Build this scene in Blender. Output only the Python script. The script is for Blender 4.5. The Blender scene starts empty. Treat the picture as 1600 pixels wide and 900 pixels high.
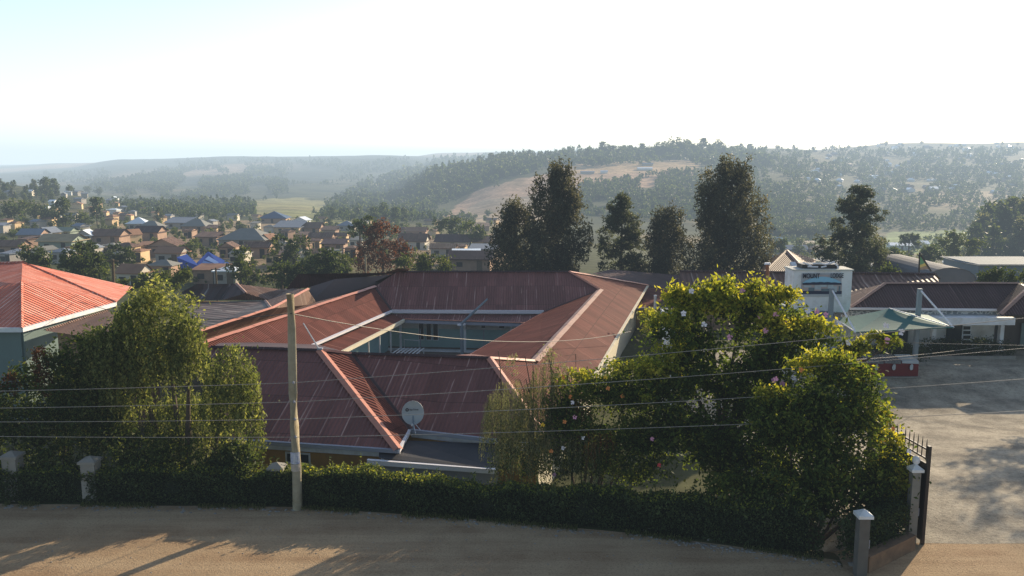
import bpy, math, random
import numpy as np
from mathutils import Vector
random.seed(7); RNG = np.random.default_rng(11)
SC = bpy.context.scene; COL = SC.collection
# ------------------------------------------------------------------ camera model (eye 12 m above the road)
P = math.radians(8.5); F = 1300.0; EYE = 12.0
CP, SP = math.cos(P), math.sin(P)
def ray(px, py):
    u = (px-800)/F; v = -(py-450)/F
    return u, CP+v*SP, v*CP-SP
def gz(px, py, z):
    x, y, w = ray(px, py); t = (z-EYE)/w
    return Vector((x*t, y*t, z))
def A(px, py, Y):
    x, y, w = ray(px, py); t = Y/y
    return Vector((x*t, Y, EYE+w*t))
def zof(py, Y):
    x, y, w = ray(800, py); return EYE+w*Y/y
# ------------------------------------------------------------------ nodes / materials
def new_mat(name):
    m = bpy.data.materials.new(name); m.use_nodes = True
    m.node_tree.nodes.clear(); return m, m.node_tree.nodes, m.node_tree.links
def N(ns, t, **kw):
    n = ns.new(t)
    for k, v in kw.items(): setattr(n, k, v)
    return n
def math_node(ns, ls, op, a, b=None):
    n = ns.new('ShaderNodeMath'); n.operation = op
    for i, x in enumerate((a, b)):
        if x is None: continue
        if isinstance(x, (int, float)): n.inputs[i].default_value = x
        else: ls.new(x, n.inputs[i])
    return n.outputs[0]
def mixcol(ns, ls, fac, a, b, blend='MIX'):
    n = ns.new('ShaderNodeMix'); n.data_type = 'RGBA'; n.blend_type = blend
    for sock, x in ((n.inputs[0], fac), (n.inputs[6], a), (n.inputs[7], b)):
        if isinstance(x, (int, float)): sock.default_value = x
        elif isinstance(x, (tuple, list)): sock.default_value = (*x[:3], 1)
        else: ls.new(x, sock)
    return n.outputs[2]
def ramp(ns, ls, fac, stops):
    n = ns.new('ShaderNodeValToRGB'); e = n.color_ramp.elements
    while len(e) < len(stops): e.new(0.5)
    for i, (p, c) in enumerate(stops):
        e[i].position = p
        e[i].color = (c, c, c, 1) if isinstance(c, (int, float)) else (*c, 1)
    ls.new(fac, n.inputs[0]); return n.outputs[0]
def noise(ns, ls, vec, scale, detail=4, rough=.55):
    n = ns.new('ShaderNodeTexNoise'); n.inputs['Scale'].default_value = scale
    n.inputs['Detail'].default_value = detail; n.inputs['Roughness'].default_value = rough
    if vec is not None: ls.new(vec, n.inputs['Vector'])
    return n.outputs[0]
def finish(ns, ls, color, rough=.8, spec=.25, metal=0.0, bump=None, bdist=.02, bstr=.6):
    b = ns.new('ShaderNodeBsdfPrincipled'); o = ns.new('ShaderNodeOutputMaterial')
    if isinstance(color, (tuple, list)): b.inputs['Base Color'].default_value = (*color[:3], 1)
    else: ls.new(color, b.inputs['Base Color'])
    if isinstance(rough, (int, float)): b.inputs['Roughness'].default_value = rough
    else: ls.new(rough, b.inputs['Roughness'])
    b.inputs['Specular IOR Level'].default_value = spec; b.inputs['Metallic'].default_value = metal
    if bump is not None:
        bn = ns.new('ShaderNodeBump'); bn.inputs['Strength'].default_value = bstr; bn.inputs['Distance'].default_value = bdist
        ls.new(bump, bn.inputs['Height']); ls.new(bn.outputs[0], b.inputs['Normal'])
    ls.new(b.outputs[0], o.inputs[0]); return b
def pos(ns): return ns.new('ShaderNodeNewGeometry').outputs['Position']
def M(name, col, rough=.8, var=.25, scale=2.0, spec=.25, metal=0.0, dirt=None, bump=0.0):
    m, ns, ls = new_mat(name); p = pos(ns)
    n1 = noise(ns, ls, p, scale, 5)
    c = mixcol(ns, ls, n1, tuple(x*(1-var) for x in col), tuple(min(.9, x*(1+var)) for x in col))
    if dirt:
        n2 = noise(ns, ls, p, scale*.35, 6, .65)
        c = mixcol(ns, ls, ramp(ns, ls, n2, [(.48, 0.), (.68, .75)]), c, dirt)
    finish(ns, ls, c, rough, spec, metal, noise(ns, ls, p, scale*8, 3) if bump else None, bump, .5)
    return m
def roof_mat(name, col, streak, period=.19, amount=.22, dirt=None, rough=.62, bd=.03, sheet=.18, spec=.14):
    """painted corrugated iron: ribs run down the slope (UV in metres), sunlit ribs painted as pale streaks, sheet-to-sheet differences, stains"""
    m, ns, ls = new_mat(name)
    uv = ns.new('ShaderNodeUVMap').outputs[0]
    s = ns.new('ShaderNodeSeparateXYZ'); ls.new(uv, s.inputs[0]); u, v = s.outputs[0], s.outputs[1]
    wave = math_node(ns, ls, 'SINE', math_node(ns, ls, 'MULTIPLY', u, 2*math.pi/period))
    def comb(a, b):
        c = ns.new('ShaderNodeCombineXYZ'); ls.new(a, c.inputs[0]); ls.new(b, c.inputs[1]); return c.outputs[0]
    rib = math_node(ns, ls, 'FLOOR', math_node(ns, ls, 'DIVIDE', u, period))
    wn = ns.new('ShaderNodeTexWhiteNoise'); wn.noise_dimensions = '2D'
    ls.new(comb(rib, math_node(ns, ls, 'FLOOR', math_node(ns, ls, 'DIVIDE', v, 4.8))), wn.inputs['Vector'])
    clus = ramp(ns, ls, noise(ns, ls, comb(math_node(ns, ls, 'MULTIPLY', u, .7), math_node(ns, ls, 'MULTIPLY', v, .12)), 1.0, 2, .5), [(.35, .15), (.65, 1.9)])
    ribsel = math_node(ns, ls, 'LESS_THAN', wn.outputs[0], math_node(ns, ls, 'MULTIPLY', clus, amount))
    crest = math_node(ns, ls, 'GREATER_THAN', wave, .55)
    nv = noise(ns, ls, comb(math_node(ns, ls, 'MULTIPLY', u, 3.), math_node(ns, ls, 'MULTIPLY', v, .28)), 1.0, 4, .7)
    lit_rib = math_node(ns, ls, 'MULTIPLY', math_node(ns, ls, 'MULTIPLY', ribsel, crest), ramp(ns, ls, nv, [(.42, 0.), (.6, 1.)]))  # grazing sun on random rib crests, put into the colour
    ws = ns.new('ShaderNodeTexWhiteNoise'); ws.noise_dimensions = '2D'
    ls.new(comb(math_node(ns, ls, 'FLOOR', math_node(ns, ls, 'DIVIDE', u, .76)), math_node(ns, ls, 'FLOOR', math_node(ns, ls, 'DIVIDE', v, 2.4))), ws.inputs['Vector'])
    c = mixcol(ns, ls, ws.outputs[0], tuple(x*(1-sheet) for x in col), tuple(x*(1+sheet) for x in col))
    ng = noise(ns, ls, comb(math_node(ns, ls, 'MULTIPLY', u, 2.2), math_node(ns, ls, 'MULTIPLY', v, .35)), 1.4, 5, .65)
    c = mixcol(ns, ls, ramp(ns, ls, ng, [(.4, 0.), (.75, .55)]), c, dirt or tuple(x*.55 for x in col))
    c = mixcol(ns, ls, lit_rib, c, streak)
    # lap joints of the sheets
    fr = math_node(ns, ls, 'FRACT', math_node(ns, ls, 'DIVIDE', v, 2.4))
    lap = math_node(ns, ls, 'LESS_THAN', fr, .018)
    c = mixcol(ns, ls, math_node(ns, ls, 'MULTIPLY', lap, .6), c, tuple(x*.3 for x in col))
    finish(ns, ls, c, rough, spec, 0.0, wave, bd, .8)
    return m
def leaf_mat(name, dark, mid, light, trans=.4, tcol=None):
    m, ns, ls = new_mat(name)
    a = ns.new('ShaderNodeAttribute'); a.attribute_name = 'lc'
    c = ramp(ns, ls, a.outputs['Fac'], [(0., dark), (.55, mid), (1., light)])
    b = ns.new('ShaderNodeBsdfPrincipled'); b.inputs['Roughness'].default_value = .6; b.inputs['Specular IOR Level'].default_value = .14
    ls.new(c, b.inputs['Base Color'])
    t = ns.new('ShaderNodeBsdfTranslucent')
    ls.new(mixcol(ns, ls, 1.0, c, tcol or (1.7, 1.6, .7), 'MULTIPLY'), t.inputs[0])
    mx = ns.new('ShaderNodeMixShader'); mx.inputs[0].default_value = trans
    ls.new(b.outputs[0], mx.inputs[1]); ls.new(t.outputs[0], mx.inputs[2])
    o = ns.new('ShaderNodeOutputMaterial'); ls.new(mx.outputs[0], o.inputs[0]); return m
# ------------------------------------------------------------------ mesh builder
class MB:
    def __init__(s): s.v = []; s.f = []; s.mi = []
    def face(s, pts, mi=0):
        b = len(s.v); s.v += [Vector(p) for p in pts]; s.f.append(tuple(range(b, b+len(pts)))); s.mi.append(mi); return s
    def hexa(s, c, ax, ay, az, mi=0):
        c, ax, ay, az = Vector(c), Vector(ax), Vector(ay), Vector(az)
        q = [c+sx*ax+sy*ay+sz*az for sz in (-1, 1) for sx, sy in ((-1,-1),(1,-1),(1,1),(-1,1))]
        b = len(s.v); s.v += q
        for f in ((3,2,1,0),(4,5,6,7),(0,1,5,4),(1,2,6,5),(2,3,7,6),(3,0,4,7)):
            s.f.append(tuple(b+i for i in f)); s.mi.append(mi)
        return s
    def box(s, x0, y0, z0, x1, y1, z1, mi=0):
        return s.hexa(((x0+x1)/2, (y0+y1)/2, (z0+z1)/2), ((x1-x0)/2, 0, 0), (0, (y1-y0)/2, 0), (0, 0, (z1-z0)/2), mi)
    def beam(s, p0, p1, w, h, up=(0, 0, 1), mi=0, ext=0):
        p0, p1 = Vector(p0), Vector(p1); d = (p1-p0).normalized(); p0 = p0-d*ext; p1 = p1+d*ext
        side = d.cross(Vector(up))
        side = Vector((1, 0, 0)) if side.length < 1e-4 else side.normalized()
        u = side.cross(d).normalized()
        return s.hexa((p0+p1)/2, (p1-p0)/2, side*w/2, u*h/2, mi)
    def tube(s, pts, r, n=8, mi=0, caps=True):
        pts = [Vector(p) for p in pts]; rings = []
        for i, p in enumerate(pts):
            d = (pts[min(i+1, len(pts)-1)]-pts[max(i-1, 0)]).normalized()
            a = d.cross(Vector((0, 0, 1)))
            a = Vector((1, 0, 0)) if a.length < 1e-3 else a.normalized()
            b = d.cross(a).normalized(); rr = r[i] if isinstance(r, (list, tuple)) else r
            st = len(s.v)
            s.v += [p+(a*math.cos(2*math.pi*k/n)+b*math.sin(2*math.pi*k/n))*rr for k in range(n)]; rings.append(st)
        for i in range(len(pts)-1):
            for k in range(n):
                s.f.append((rings[i]+k, rings[i]+(k+1) % n, rings[i+1]+(k+1) % n, rings[i+1]+k)); s.mi.append(mi)
        if caps:
            s.f.append(tuple(rings[0]+k for k in range(n))); s.mi.append(mi)
            s.f.append(tuple(rings[-1]+k for k in reversed(range(n)))); s.mi.append(mi)
        return s
    def build(s, name, mats, parent=None, smooth=False):
        me = bpy.data.meshes.new(name); me.from_pydata([tuple(v) for v in s.v], [], s.f)
        for m in (mats if isinstance(mats, (list, tuple)) else [mats]): me.materials.append(m)
        uvl = me.uv_layers.new(name='UVMap')
        for p in me.polygons:
            p.material_index = s.mi[p.index]; p.use_smooth = smooth
            n = p.normal
            if abs(n.z) > .999: ua, va = Vector((1, 0, 0)), Vector((0, 1, 0))
            else:
                ua = Vector((0, 0, 1)).cross(n).normalized(); va = n.cross(ua)
            for li in p.loop_indices:
                co = me.vertices[me.loops[li].vertex_index].co
                uvl.data[li].uv = (co.dot(ua), co.dot(va))
        o = bpy.data.objects.new(name, me); COL.objects.link(o)
        if parent is not None: o.parent = parent; o.matrix_parent_inverse = parent.matrix_world.inverted()
        return o
def tag(o, label=None, cat=None, group=None, kind=None):
    for k, v in (('label', label), ('category', cat), ('group', group), ('kind', kind)):
        if v: o[k] = v
    return o
def thing(name, label, cat, loc=(0, 0, 0), group=None):
    o = bpy.data.objects.new(name, None); COL.objects.link(o); o.empty_display_size = .3
    o.location = loc; bpy.context.view_layer.update()
    return tag(o, label, cat, group)
def np_mesh(name, verts, quads, mats, parent=None, lc=None, mi=None, smooth=False):
    me = bpy.data.meshes.new(name); nv, nf = len(verts), len(quads)
    me.vertices.add(nv); me.vertices.foreach_set('co', np.asarray(verts, np.float32).ravel())
    me.loops.add(nf*4); me.loops.foreach_set('vertex_index', np.asarray(quads, np.int32).ravel())
    me.polygons.add(nf); me.polygons.foreach_set('loop_start', np.arange(nf, dtype=np.int32)*4)
    me.polygons.foreach_set('loop_total', np.full(nf, 4, np.int32))
    for m in (mats if isinstance(mats, (list, tuple)) else [mats]): me.materials.append(m)
    if mi is not None: me.polygons.foreach_set('material_index', np.asarray(mi, np.int32))
    if smooth: me.polygons.foreach_set('use_smooth', np.ones(nf, bool))
    me.update(calc_edges=True)
    if lc is not None:
        at = me.attributes.new('lc', 'FLOAT', 'POINT'); at.data.foreach_set('value', np.asarray(lc, np.float32))
    o = bpy.data.objects.new(name, me); COL.objects.link(o)
    if parent is not None: o.parent = parent; o.matrix_parent_inverse = parent.matrix_world.inverted()
    return o
def unit(a): return a/np.maximum(np.linalg.norm(a, axis=-1, keepdims=True), 1e-6)
def leaf_arrays(C, L, W, bias=(0, 0, 0), bw=.6, rng=RNG):
    """diamond leaves at centres C; returns verts, quads"""
    n = len(C); L = np.broadcast_to(np.asarray(L, float), (n,))[:, None]; W = np.broadcast_to(np.asarray(W, float), (n,))[:, None]
    L = L*rng.uniform(.5, 1.5, (n, 1)); W = W*rng.uniform(.7, 1.3, (n, 1))
    d = unit(unit(rng.normal(size=(n, 3)))+np.asarray(bias)*bw)
    s = unit(np.cross(d, unit(rng.normal(size=(n, 3)))))
    nn = np.cross(d, s)
    v = np.stack([C-d*L/2, C+s*W/2+nn*W*.15, C+d*L/2, C-s*W/2+nn*W*.15], 1).reshape(-1, 3)
    return v, np.arange(n*4).reshape(n, 4)
def leaves(name, C, L, W, mat, parent=None, bias=(0, 0, 0), bw=.6, lc=None):
    C = np.asarray(C); v, q = leaf_arrays(C, L, W, bias, bw)
    if lc is None: lc = RNG.uniform(0, 1, len(C))
    return np_mesh(name, v, q, mat, parent, np.repeat(np.clip(lc, 0, 1), 4))
def sphere_pts(n, shell=.0, rng=RNG):
    d = unit(rng.normal(size=(n, 3))); r = rng.uniform(shell**3, 1, (n, 1))**(1/3)
    return d*r
# ------------------------------------------------------------------ palette
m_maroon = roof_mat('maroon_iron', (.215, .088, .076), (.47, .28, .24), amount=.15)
m_maroon_e = roof_mat('maroon_iron_side', (.135, .047, .036), (.30, .14, .11), amount=.08, bd=.02, spec=.05, rough=.75)  # same iron in a darker, duller tone for the side slopes
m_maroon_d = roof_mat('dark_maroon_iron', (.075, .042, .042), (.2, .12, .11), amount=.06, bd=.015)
m_orange = roof_mat('bright_red_iron', (.62, .19, .12), (.85, .50, .40), amount=.85, period=.28, bd=.06, sheet=.05)
m_rust = roof_mat('rusty_iron', (.15, .085, .06), (.32, .25, .21), amount=.4, dirt=(.09, .045, .03), sheet=.35)
m_rust_g = roof_mat('patched_iron', (.075, .06, .058), (.30, .27, .25), amount=.3, period=.8, dirt=(.12, .05, .035), sheet=.5)
m_brownr = roof_mat('brown_iron', (.17, .10, .07), (.25, .16, .12), amount=.2, sheet=.2)
m_greyr = roof_mat('grey_iron', (.17, .17, .17), (.3, .3, .3), amount=.15)
m_mauve = M('mauve_roof_sheet', (.12, .085, .078), .75, .12)
m_cap = M('salmon_ridge_cap', (.52, .22, .15), .5, .2, 4)
m_capw = M('weathered_ridge_cap', (.36, .215, .165), .6, .3, 4)
m_white = M('white_paint', (.72, .73, .74), .6, .08, 3, dirt=(.5, .49, .46))
m_cream = M('cream_paint', (.62, .56, .42), .65, .12, 3)
m_gutter = M('white_gutter', (.74, .72, .74), .35, .06, 3, spec=.5)
m_gutgrey = M('grey_gutter', (.30, .31, .36), .45, .1, 3)
m_ochre = M('ochre_plaster', (.42, .22, .05), .8, .15, 2, dirt=(.25, .14, .06))
m_teal = M('teal_plaster', (.30, .47, .46), .8, .12, 2)
m_tealwall = M('weathered_teal_wall', (.145, .20, .19), .85, .12, 1.2, dirt=(.12, .15, .14))
m_offw = M('offwhite_plaster', (.60, .59, .56), .8, .12, 2, dirt=(.38, .35, .3))
m_dark = M('dark_opening', (.02, .022, .024), .4, .2, 3)
m_glass = M('dark_window_glass', (.03, .04, .045), .12, .3, 2, spec=.6)
m_steel = M('black_steel', (.018, .015, .016), .45, .2, 6, spec=.5)
m_greysteel = M('blue_grey_steel', (.22, .26, .29), .5, .12, 5)
m_canvas = M('teal_canvas', (.035, .14, .128), .75, .12, 1.2)
m_wood = M('old_pole_wood', (.31, .27, .19), .85, .3, 5, dirt=(.2, .16, .09), bump=.01)
m_darkwood = M('dark_pole_wood', (.12, .09, .06), .85, .3, 5)
m_conc = M('concrete', (.27, .25, .22), .85, .2, 4, dirt=(.2, .19, .16), bump=.01)
m_soilwall = M('earthy_wall', (.22, .14, .085), .9, .3, 3, dirt=(.1, .07, .05), bump=.02)
m_wire = M('wire', (.30, .27, .24), .5, .1)
m_cable = M('black_cable', (.03, .03, .03), .5, .1)
m_dish = M('dish_grey', (.42, .44, .44), .45, .06, 3)
m_redbox = M('deep_red_paint', (.14, .012, .016), .4, .15, 3)
m_cloth = M('pale_grey_sheet', (.42, .45, .46), .7, .12, 3)
m_bark = M('bark', (.10, .075, .055), .9, .35, 6, bump=.02)
m_blue = M('blue_sheet', (.03, .075, .33), .5, .25, .6)
m_bluel = M('pale_blue_sheet', (.22, .34, .62), .5, .15, .6)
m_slate = M('slate_sheet', (.13, .16, .19), .6, .12, .4)
# foliage
l_vine = leaf_mat('vine_leaf', (.05, .065, .022), (.16, .18, .06), (.38, .36, .13), .48, (1.4, 1.45, .8))
l_shrub = leaf_mat('shrub_leaf', (.02, .035, .012), (.05, .075, .022), (.13, .14, .045), .4)
l_tree = leaf_mat('tree_leaf', (.022, .04, .014), (.085, .125, .03), (.30, .30, .06), .5)
l_gold = leaf_mat('sunlit_or_yellow_leaf', (.10, .14, .02), (.30, .31, .045), (.52, .45, .08), .5)  # sunlight on leaf tips put into the colour; own colour of the yellow shrub
l_hedge = leaf_mat('hedge_leaf', (.03, .045, .022), (.06, .085, .035), (.16, .19, .07), .4)
l_dry = leaf_mat('dry_weeping_leaf', (.085, .09, .045), (.19, .195, .10), (.34, .32, .17), .4, (1.3, 1.25, .8))
l_brown = leaf_mat('rusty_leaf', (.05, .022, .010), (.12, .055, .022), (.20, .10, .04), .35, (1.4, 1.0, .6))
l_con = leaf_mat('conifer_leaf', (.03, .036, .028), (.095, .10, .065), (.32, .28, .16), .42, (1.3, 1.2, .8))
l_con2 = leaf_mat('pine_leaf', (.034, .046, .034), (.09, .11, .065), (.25, .25, .125), .42, (1.3, 1.2, .8))
l_far = leaf_mat('far_tree_leaf', (.02, .034, .016), (.05, .075, .032), (.13, .15, .06), .4)
l_far2 = leaf_mat('far_bright_leaf', (.035, .055, .015), (.085, .11, .03), (.16, .17, .05), .35)
l_grass = leaf_mat('grass_blade', (.04, .06, .02), (.09, .11, .04), (.18, .17, .07), .3)
m_flow = {'yellow': M('yellow_petal', (.75, .45, .03), .6, .1), 'pink': M('pink_petal', (.75, .34, .48), .6, .1), 'white': M('white_petal', (.78, .72, .74), .6, .1),
          'red': M('red_petal', (.75, .07, .08), .6, .1), 'orange': M('orange_petal', (.65, .22, .06), .6, .1)}
# ------------------------------------------------------------------ terrain
PROF = {}
def col(px, lst):
    Y = []; Z = []
    for e in [(4, None, 0), (60, None, -2), (100, None, -5)]+lst:
        Y.append(e[0]); Z.append(e[2] if len(e) == 3 else zof(e[1], e[0]))
    PROF[px] = (np.log(np.array(Y, float)), np.array(Z, float))
L0 = [(150,405),(200,372),(250,350),(350,318),(450,292),(520,285),(650,None,-10),(1000,None,-20),(1500,290),(2500,272),(3500,261),(5000,259),(9000,257.5)]
col(-400, L0); col(0, L0)
col(100, [(150,405),(200,375),(250,355),(350,327),(450,307),(520,300),(650,None,-14),(1000,None,-22),(1500,293),(2500,267),(3500,256),(5000,256.5),(9000,257.5)])
col(200, [(150,405),(200,378),(250,360),(350,338),(450,323),(550,319),(700,None,-20),(1000,303),(1500,288),(2000,270),(3000,249),(4000,None,15),(9000,257)])
col(425, [(150,405),(200,385),(250,368),(350,347),(450,336),(550,327),(700,318),(1000,306),(1500,283),(2000,265),(3000,245),(4000,None,20),(9000,256)])
col(600, [(150,410),(200,390),(250,375),(350,357),(450,345),(600,333),(800,323),(1000,312),(1300,295),(2000,265),(3000,243),(4000,None,25),(9000,256)])
col(700, [(150,412),(200,395),(250,380),(350,364),(450,352),(600,338),(700,322),(800,300),(900,281),(1000,268),(1100,None,3),(1400,None,-10),(2000,268),(3000,246),(4000,239),(9000,256)])
col(800, [(150,415),(250,381),(350,367),(450,355),(600,328),(700,306),(800,284),(900,266),(1000,254),(1100,250),(1250,None,5),(1600,None,0),(2500,255),(4000,238),(9000,256)])
col(900, [(150,420),(250,388),(350,370),(450,357),(600,326),(700,302),(800,280),(900,265),(1000,254),(1100,247),(1200,243),(1400,None,10),(2500,None,20),(4000,236),(9000,256)])
col(1080, [(150,425),(250,405),(350,385),(450,362),(600,325),(750,292),(900,268),(1000,256),(1150,243),(1250,239),(1500,None,20),(3000,None,30),(4000,236),(9000,256)])
col(1200, [(150,428),(250,410),(350,392),(450,376),(600,335),(750,300),(900,278),(1100,258),(1400,242),(1700,233),(2000,None,30),(4000,236),(9000,256)])
R0 = [(150,430),(250,412),(350,393),(450,379),(550,366),(700,333),(900,303),(1100,282),(1500,252),(2000,230),(2300,224),(3000,None,60),(9000,256)]
col(1400, R0); col(1600, R0); col(2100, R0)
PXS = sorted(PROF)
def sstep(a, b, x):
    t = np.clip((x-a)/(b-a), 0, 1); return t*t*(3-2*t)
HPX = [(-500, 770), (-80, 785), (0, 790), (465, 795), (750, 815), (1000, 837), (1345, 884)]
HP = [gz(a, b, 0) for a, b in HPX]
HPX_, HPY_ = np.array([p.x for p in HP]), np.array([p.y for p in HP])
def hedge_y(X): return np.interp(X, HPX_, HPY_)
def fbm(X, Y):
    r = 0
    for k, (a, b, c) in enumerate(((1, .3, 0), (-.6, .9, 1.3), (.5, 1.1, 2.9), (1.7, -.8, 4.4), (-1.3, 2.1, 5.1), (2.7, 1.9, .7))):
        r = r+np.sin(X*a+Y*b+c)*np.cos(Y*a*.7-X*b*.6+2*c)/(1+k*.5)
    return r/2.2
def height(X, Y):
    X = np.asarray(X, float); Y = np.asarray(Y, float)
    px = 800+F*X/(np.maximum(Y, 4)*.99); ly = np.log(np.maximum(Y, 4))
    zs = np.stack([np.interp(ly, *PROF[p]) for p in PXS], 0)
    i = np.clip(np.searchsorted(PXS, px)-1, 0, len(PXS)-2); pa = np.array(PXS, float)
    t = np.clip((px-pa[i])/(pa[i+1]-pa[i]), 0, 1); t = t*t*(3-2*t)
    z0 = np.take_along_axis(zs, i[None], 0)[0]; z1 = np.take_along_axis(zs, (i+1)[None], 0)[0]
    z = z0*(1-t)+z1*t
    z = z+fbm(X/55, Y/55)*sstep(150, 600, Y)*2.2+fbm(X/190+3, Y/190)*sstep(500, 1500, Y)*6+fbm(X/17, Y/17)*sstep(100, 300, Y)*.5
    # the plot by the road: road at 0, garden behind the hedge 2 m lower, drive falling gently on the right
    left = -2*sstep(.4, 4.0, Y-hedge_y(X))
    drive = -1.4*sstep(27, 44, Y)+.8*sstep(45.5, 50.5, Y)
    k = sstep(9.6, 11.5, X)
    near = left*(1-k)+drive*k
    near = near+(fbm(X*1.3, Y*1.3)*.02)
    b = sstep(56, 84, Y)
    return near*(1-b)+z*b
YS = np.exp(np.linspace(math.log(22), math.log(9000), 520))
LYS = np.log(YS); PTAB = {p: np.interp(LYS, *PROF[p]) for p in PXS}
def ray_height(k):
    """ground height along the vertical plane X = k*Y"""
    px = 800+F*k/.99; i = min(max(int(np.searchsorted(PXS, px))-1, 0), len(PXS)-2)
    t = min(max((px-PXS[i])/(PXS[i+1]-PXS[i]), 0), 1); t = t*t*(3-2*t); Y = YS; X = k*YS
    return PTAB[PXS[i]]*(1-t)+PTAB[PXS[i+1]]*t+fbm(X/55, Y/55)*sstep(150, 600, Y)*2.2+fbm(X/190+3, Y/190)*sstep(500, 1500, Y)*6+fbm(X/17, Y/17)*sstep(100, 300, Y)*.5
def hit(px, py):
    """where the ray through a photo point meets the terrain beyond the buildings"""
    x, y, w = ray(px, py); z = EYE+w*YS/y; h = ray_height(x/y)
    b = (z < h) & (YS > 84); i = int(np.argmax(b)) if b.any() else len(YS)-1
    Y = YS[i]
    if i:
        d0, d1 = z[i-1]-h[i-1], z[i]-h[i]
        if d0 > 0 >= d1: Y = YS[i-1]+(YS[i]-YS[i-1])*d0/(d0-d1)
    X = x*Y/y
    return Vector((X, Y, float(np.interp(Y, YS, h))))
# ------------------------------------------------------------------ ground sheet
def proj_np(X, Y, Z):
    z = Z-EYE; d = Y*CP-z*SP
    return 800+F*X/d, 450-F*(Y*SP+z*CP)/d
def inpoly(px, py, poly):
    r = np.zeros(px.shape, bool); n = len(poly)
    for i in range(n):
        x0, y0 = poly[i]; x1, y1 = poly[(i+1) % n]
        c = ((y0 > py) != (y1 > py)) & (px < (x1-x0)*(py-y0)/((y1-y0) if y1 != y0 else 1e-9)+x0)
        r ^= c
    return r
def build_ground():
    ys = np.concatenate([np.linspace(5, 60, 150), np.exp(np.linspace(math.log(60.4), math.log(9000), 330))])
    s = np.linspace(-1.5, 1.5, 620)
    Yg, Sg = np.meshgrid(ys, s, indexing='ij'); Xg = Sg*Yg
    Xg = np.where(Yg < 60, Sg*np.maximum(Yg, 45), Xg)
    Zg = height(Xg, Yg)
    px, py = proj_np(Xg, Yg, Zg)
    nz = fbm(Xg/23, Yg/23)*.5+fbm(Xg/90+1, Yg/90)*.5
    nz2 = fbm(Xg/11+5, Yg/40+2)
    def mixc(c, col_, k): return c*(1-k[..., None])+np.array(col_)*k[..., None]
    c = np.zeros(Xg.shape+(3,))+np.array((.075, .082, .036))
    c = mixc(c, (.24, .185, .105), sstep(.05, .6, nz+nz2*.3)*(1-.55*sstep(500, 900, Yg)))
    c = mixc(c, (.035, .045, .022), sstep(.1, .7, -nz))
    far = sstep(1200, 2200, Yg)
    c = mixc(c, (.05, .065, .035), far*.8); c = mixc(c, (.38, .26, .17), far*sstep(.1, .7, fbm(Xg/260, Yg/500))*.85)
    def patch(poly, y0, y1, colr, k=.85, rag=.4):
        e = inpoly(px+nz*14, py+nz2*5, poly) & (Yg > y0) & (Yg < y1)
        nonlocal c
        c = mixc(c, colr, e*k*(1-rag*sstep(.1, .8, nz2)))
    patch([(690,340),(740,300),(830,275),(880,262),(1080,262),(1100,285),(1000,292),(900,300),(860,350),(760,352)], 500, 1150, (.44, .29, .19), .95)
    patch([(860,258),(1090,245),(1090,268),(880,272)], 700, 1200, (.46, .32, .18))
    patch([(700,345),(760,310),(860,300),(860,345),(770,362)], 400, 1000, (.36, .28, .19), .9, .7)
    patch([(340,318),(470,308),(560,325),(540,345),(420,345),(330,338)], 420, 1000, (.30, .28, .12))
    patch([(440,330),(560,330),(560,350),(440,348)], 350, 800, (.26, .26, .10))
    patch([(520,310),(600,300),(640,330),(540,330)], 500, 1300, (.16, .12, .075))
    patch([(1190,365),(1300,362),(1300,382),(1190,385)], 300, 800, (.19, .25, .09))
    patch([(1390,362),(1530,358),(1550,395),(1380,398)], 250, 800, (.20, .27, .10), .95, .15)
    patch([(1430,300),(1580,298),(1580,325),(1430,320)], 600, 1300, (.36, .27, .17))
    patch([(640,356),(860,352),(860,366),(640,372)], 250, 700, (.17, .155, .06))
    patch([(200,345),(470,345),(520,400),(430,440),(120,410)], 100, 450, (.32, .235, .15), .8)
    patch([(600,365),(800,365),(800,420),(600,420)], 100, 450, (.28, .20, .13), .8)
    patch([(100,285),(520,265),(520,285),(250,300)], 1300, 2400, (.03, .045, .03), .8)
    v = np.stack([Xg, Yg, Zg], -1).reshape(-1, 3); nr, nc = Xg.shape
    i = np.arange(nr*nc).reshape(nr, nc)
    q = np.stack([i[:-1, :-1], i[:-1, 1:], i[1:, 1:], i[1:, :-1]], -1).reshape(-1, 4)
    m, ns, ls = new_mat('ground_cover'); p = pos(ns)
    a = ns.new('ShaderNodeAttribute'); a.attribute_name = 'gc'
    n1 = noise(ns, ls, p, .35, 8, .7); n2 = noise(ns, ls, p, .04, 8, .7)
    c1 = mixcol(ns, ls, ramp(ns, ls, n1, [(.35, .45), (.65, 1.5)]), (0, 0, 0), a.outputs['Color'])
    nn = ns.new('ShaderNodeMix'); nn.data_type = 'RGBA'; nn.blend_type = 'MULTIPLY'; nn.inputs[0].default_value = 1
    ls.new(a.outputs['Color'], nn.inputs[6]); ls.new(ramp(ns, ls, n1, [(.35, .55), (.65, 1.3)]), nn.inputs[7])
    n3 = ns.new('ShaderNodeMix'); n3.data_type = 'RGBA'; n3.blend_type = 'MULTIPLY'; n3.inputs[0].default_value = 1
    ls.new(nn.outputs[2], n3.inputs[6]); ls.new(ramp(ns, ls, n2, [(.35, .6), (.65, 1.25)]), n3.inputs[7])
    finish(ns, ls, n3.outputs[2], .95, .05)
    o = np_mesh('ground', v, q, m, smooth=True)
    at = o.data.attributes.new('gc', 'FLOAT_COLOR', 'POINT')
    at.data.foreach_set('color', np.concatenate([c, np.ones(c.shape[:2]+(1,))], -1).astype(np.float32).ravel())
    tag(o, kind='structure')
build_ground()
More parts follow.
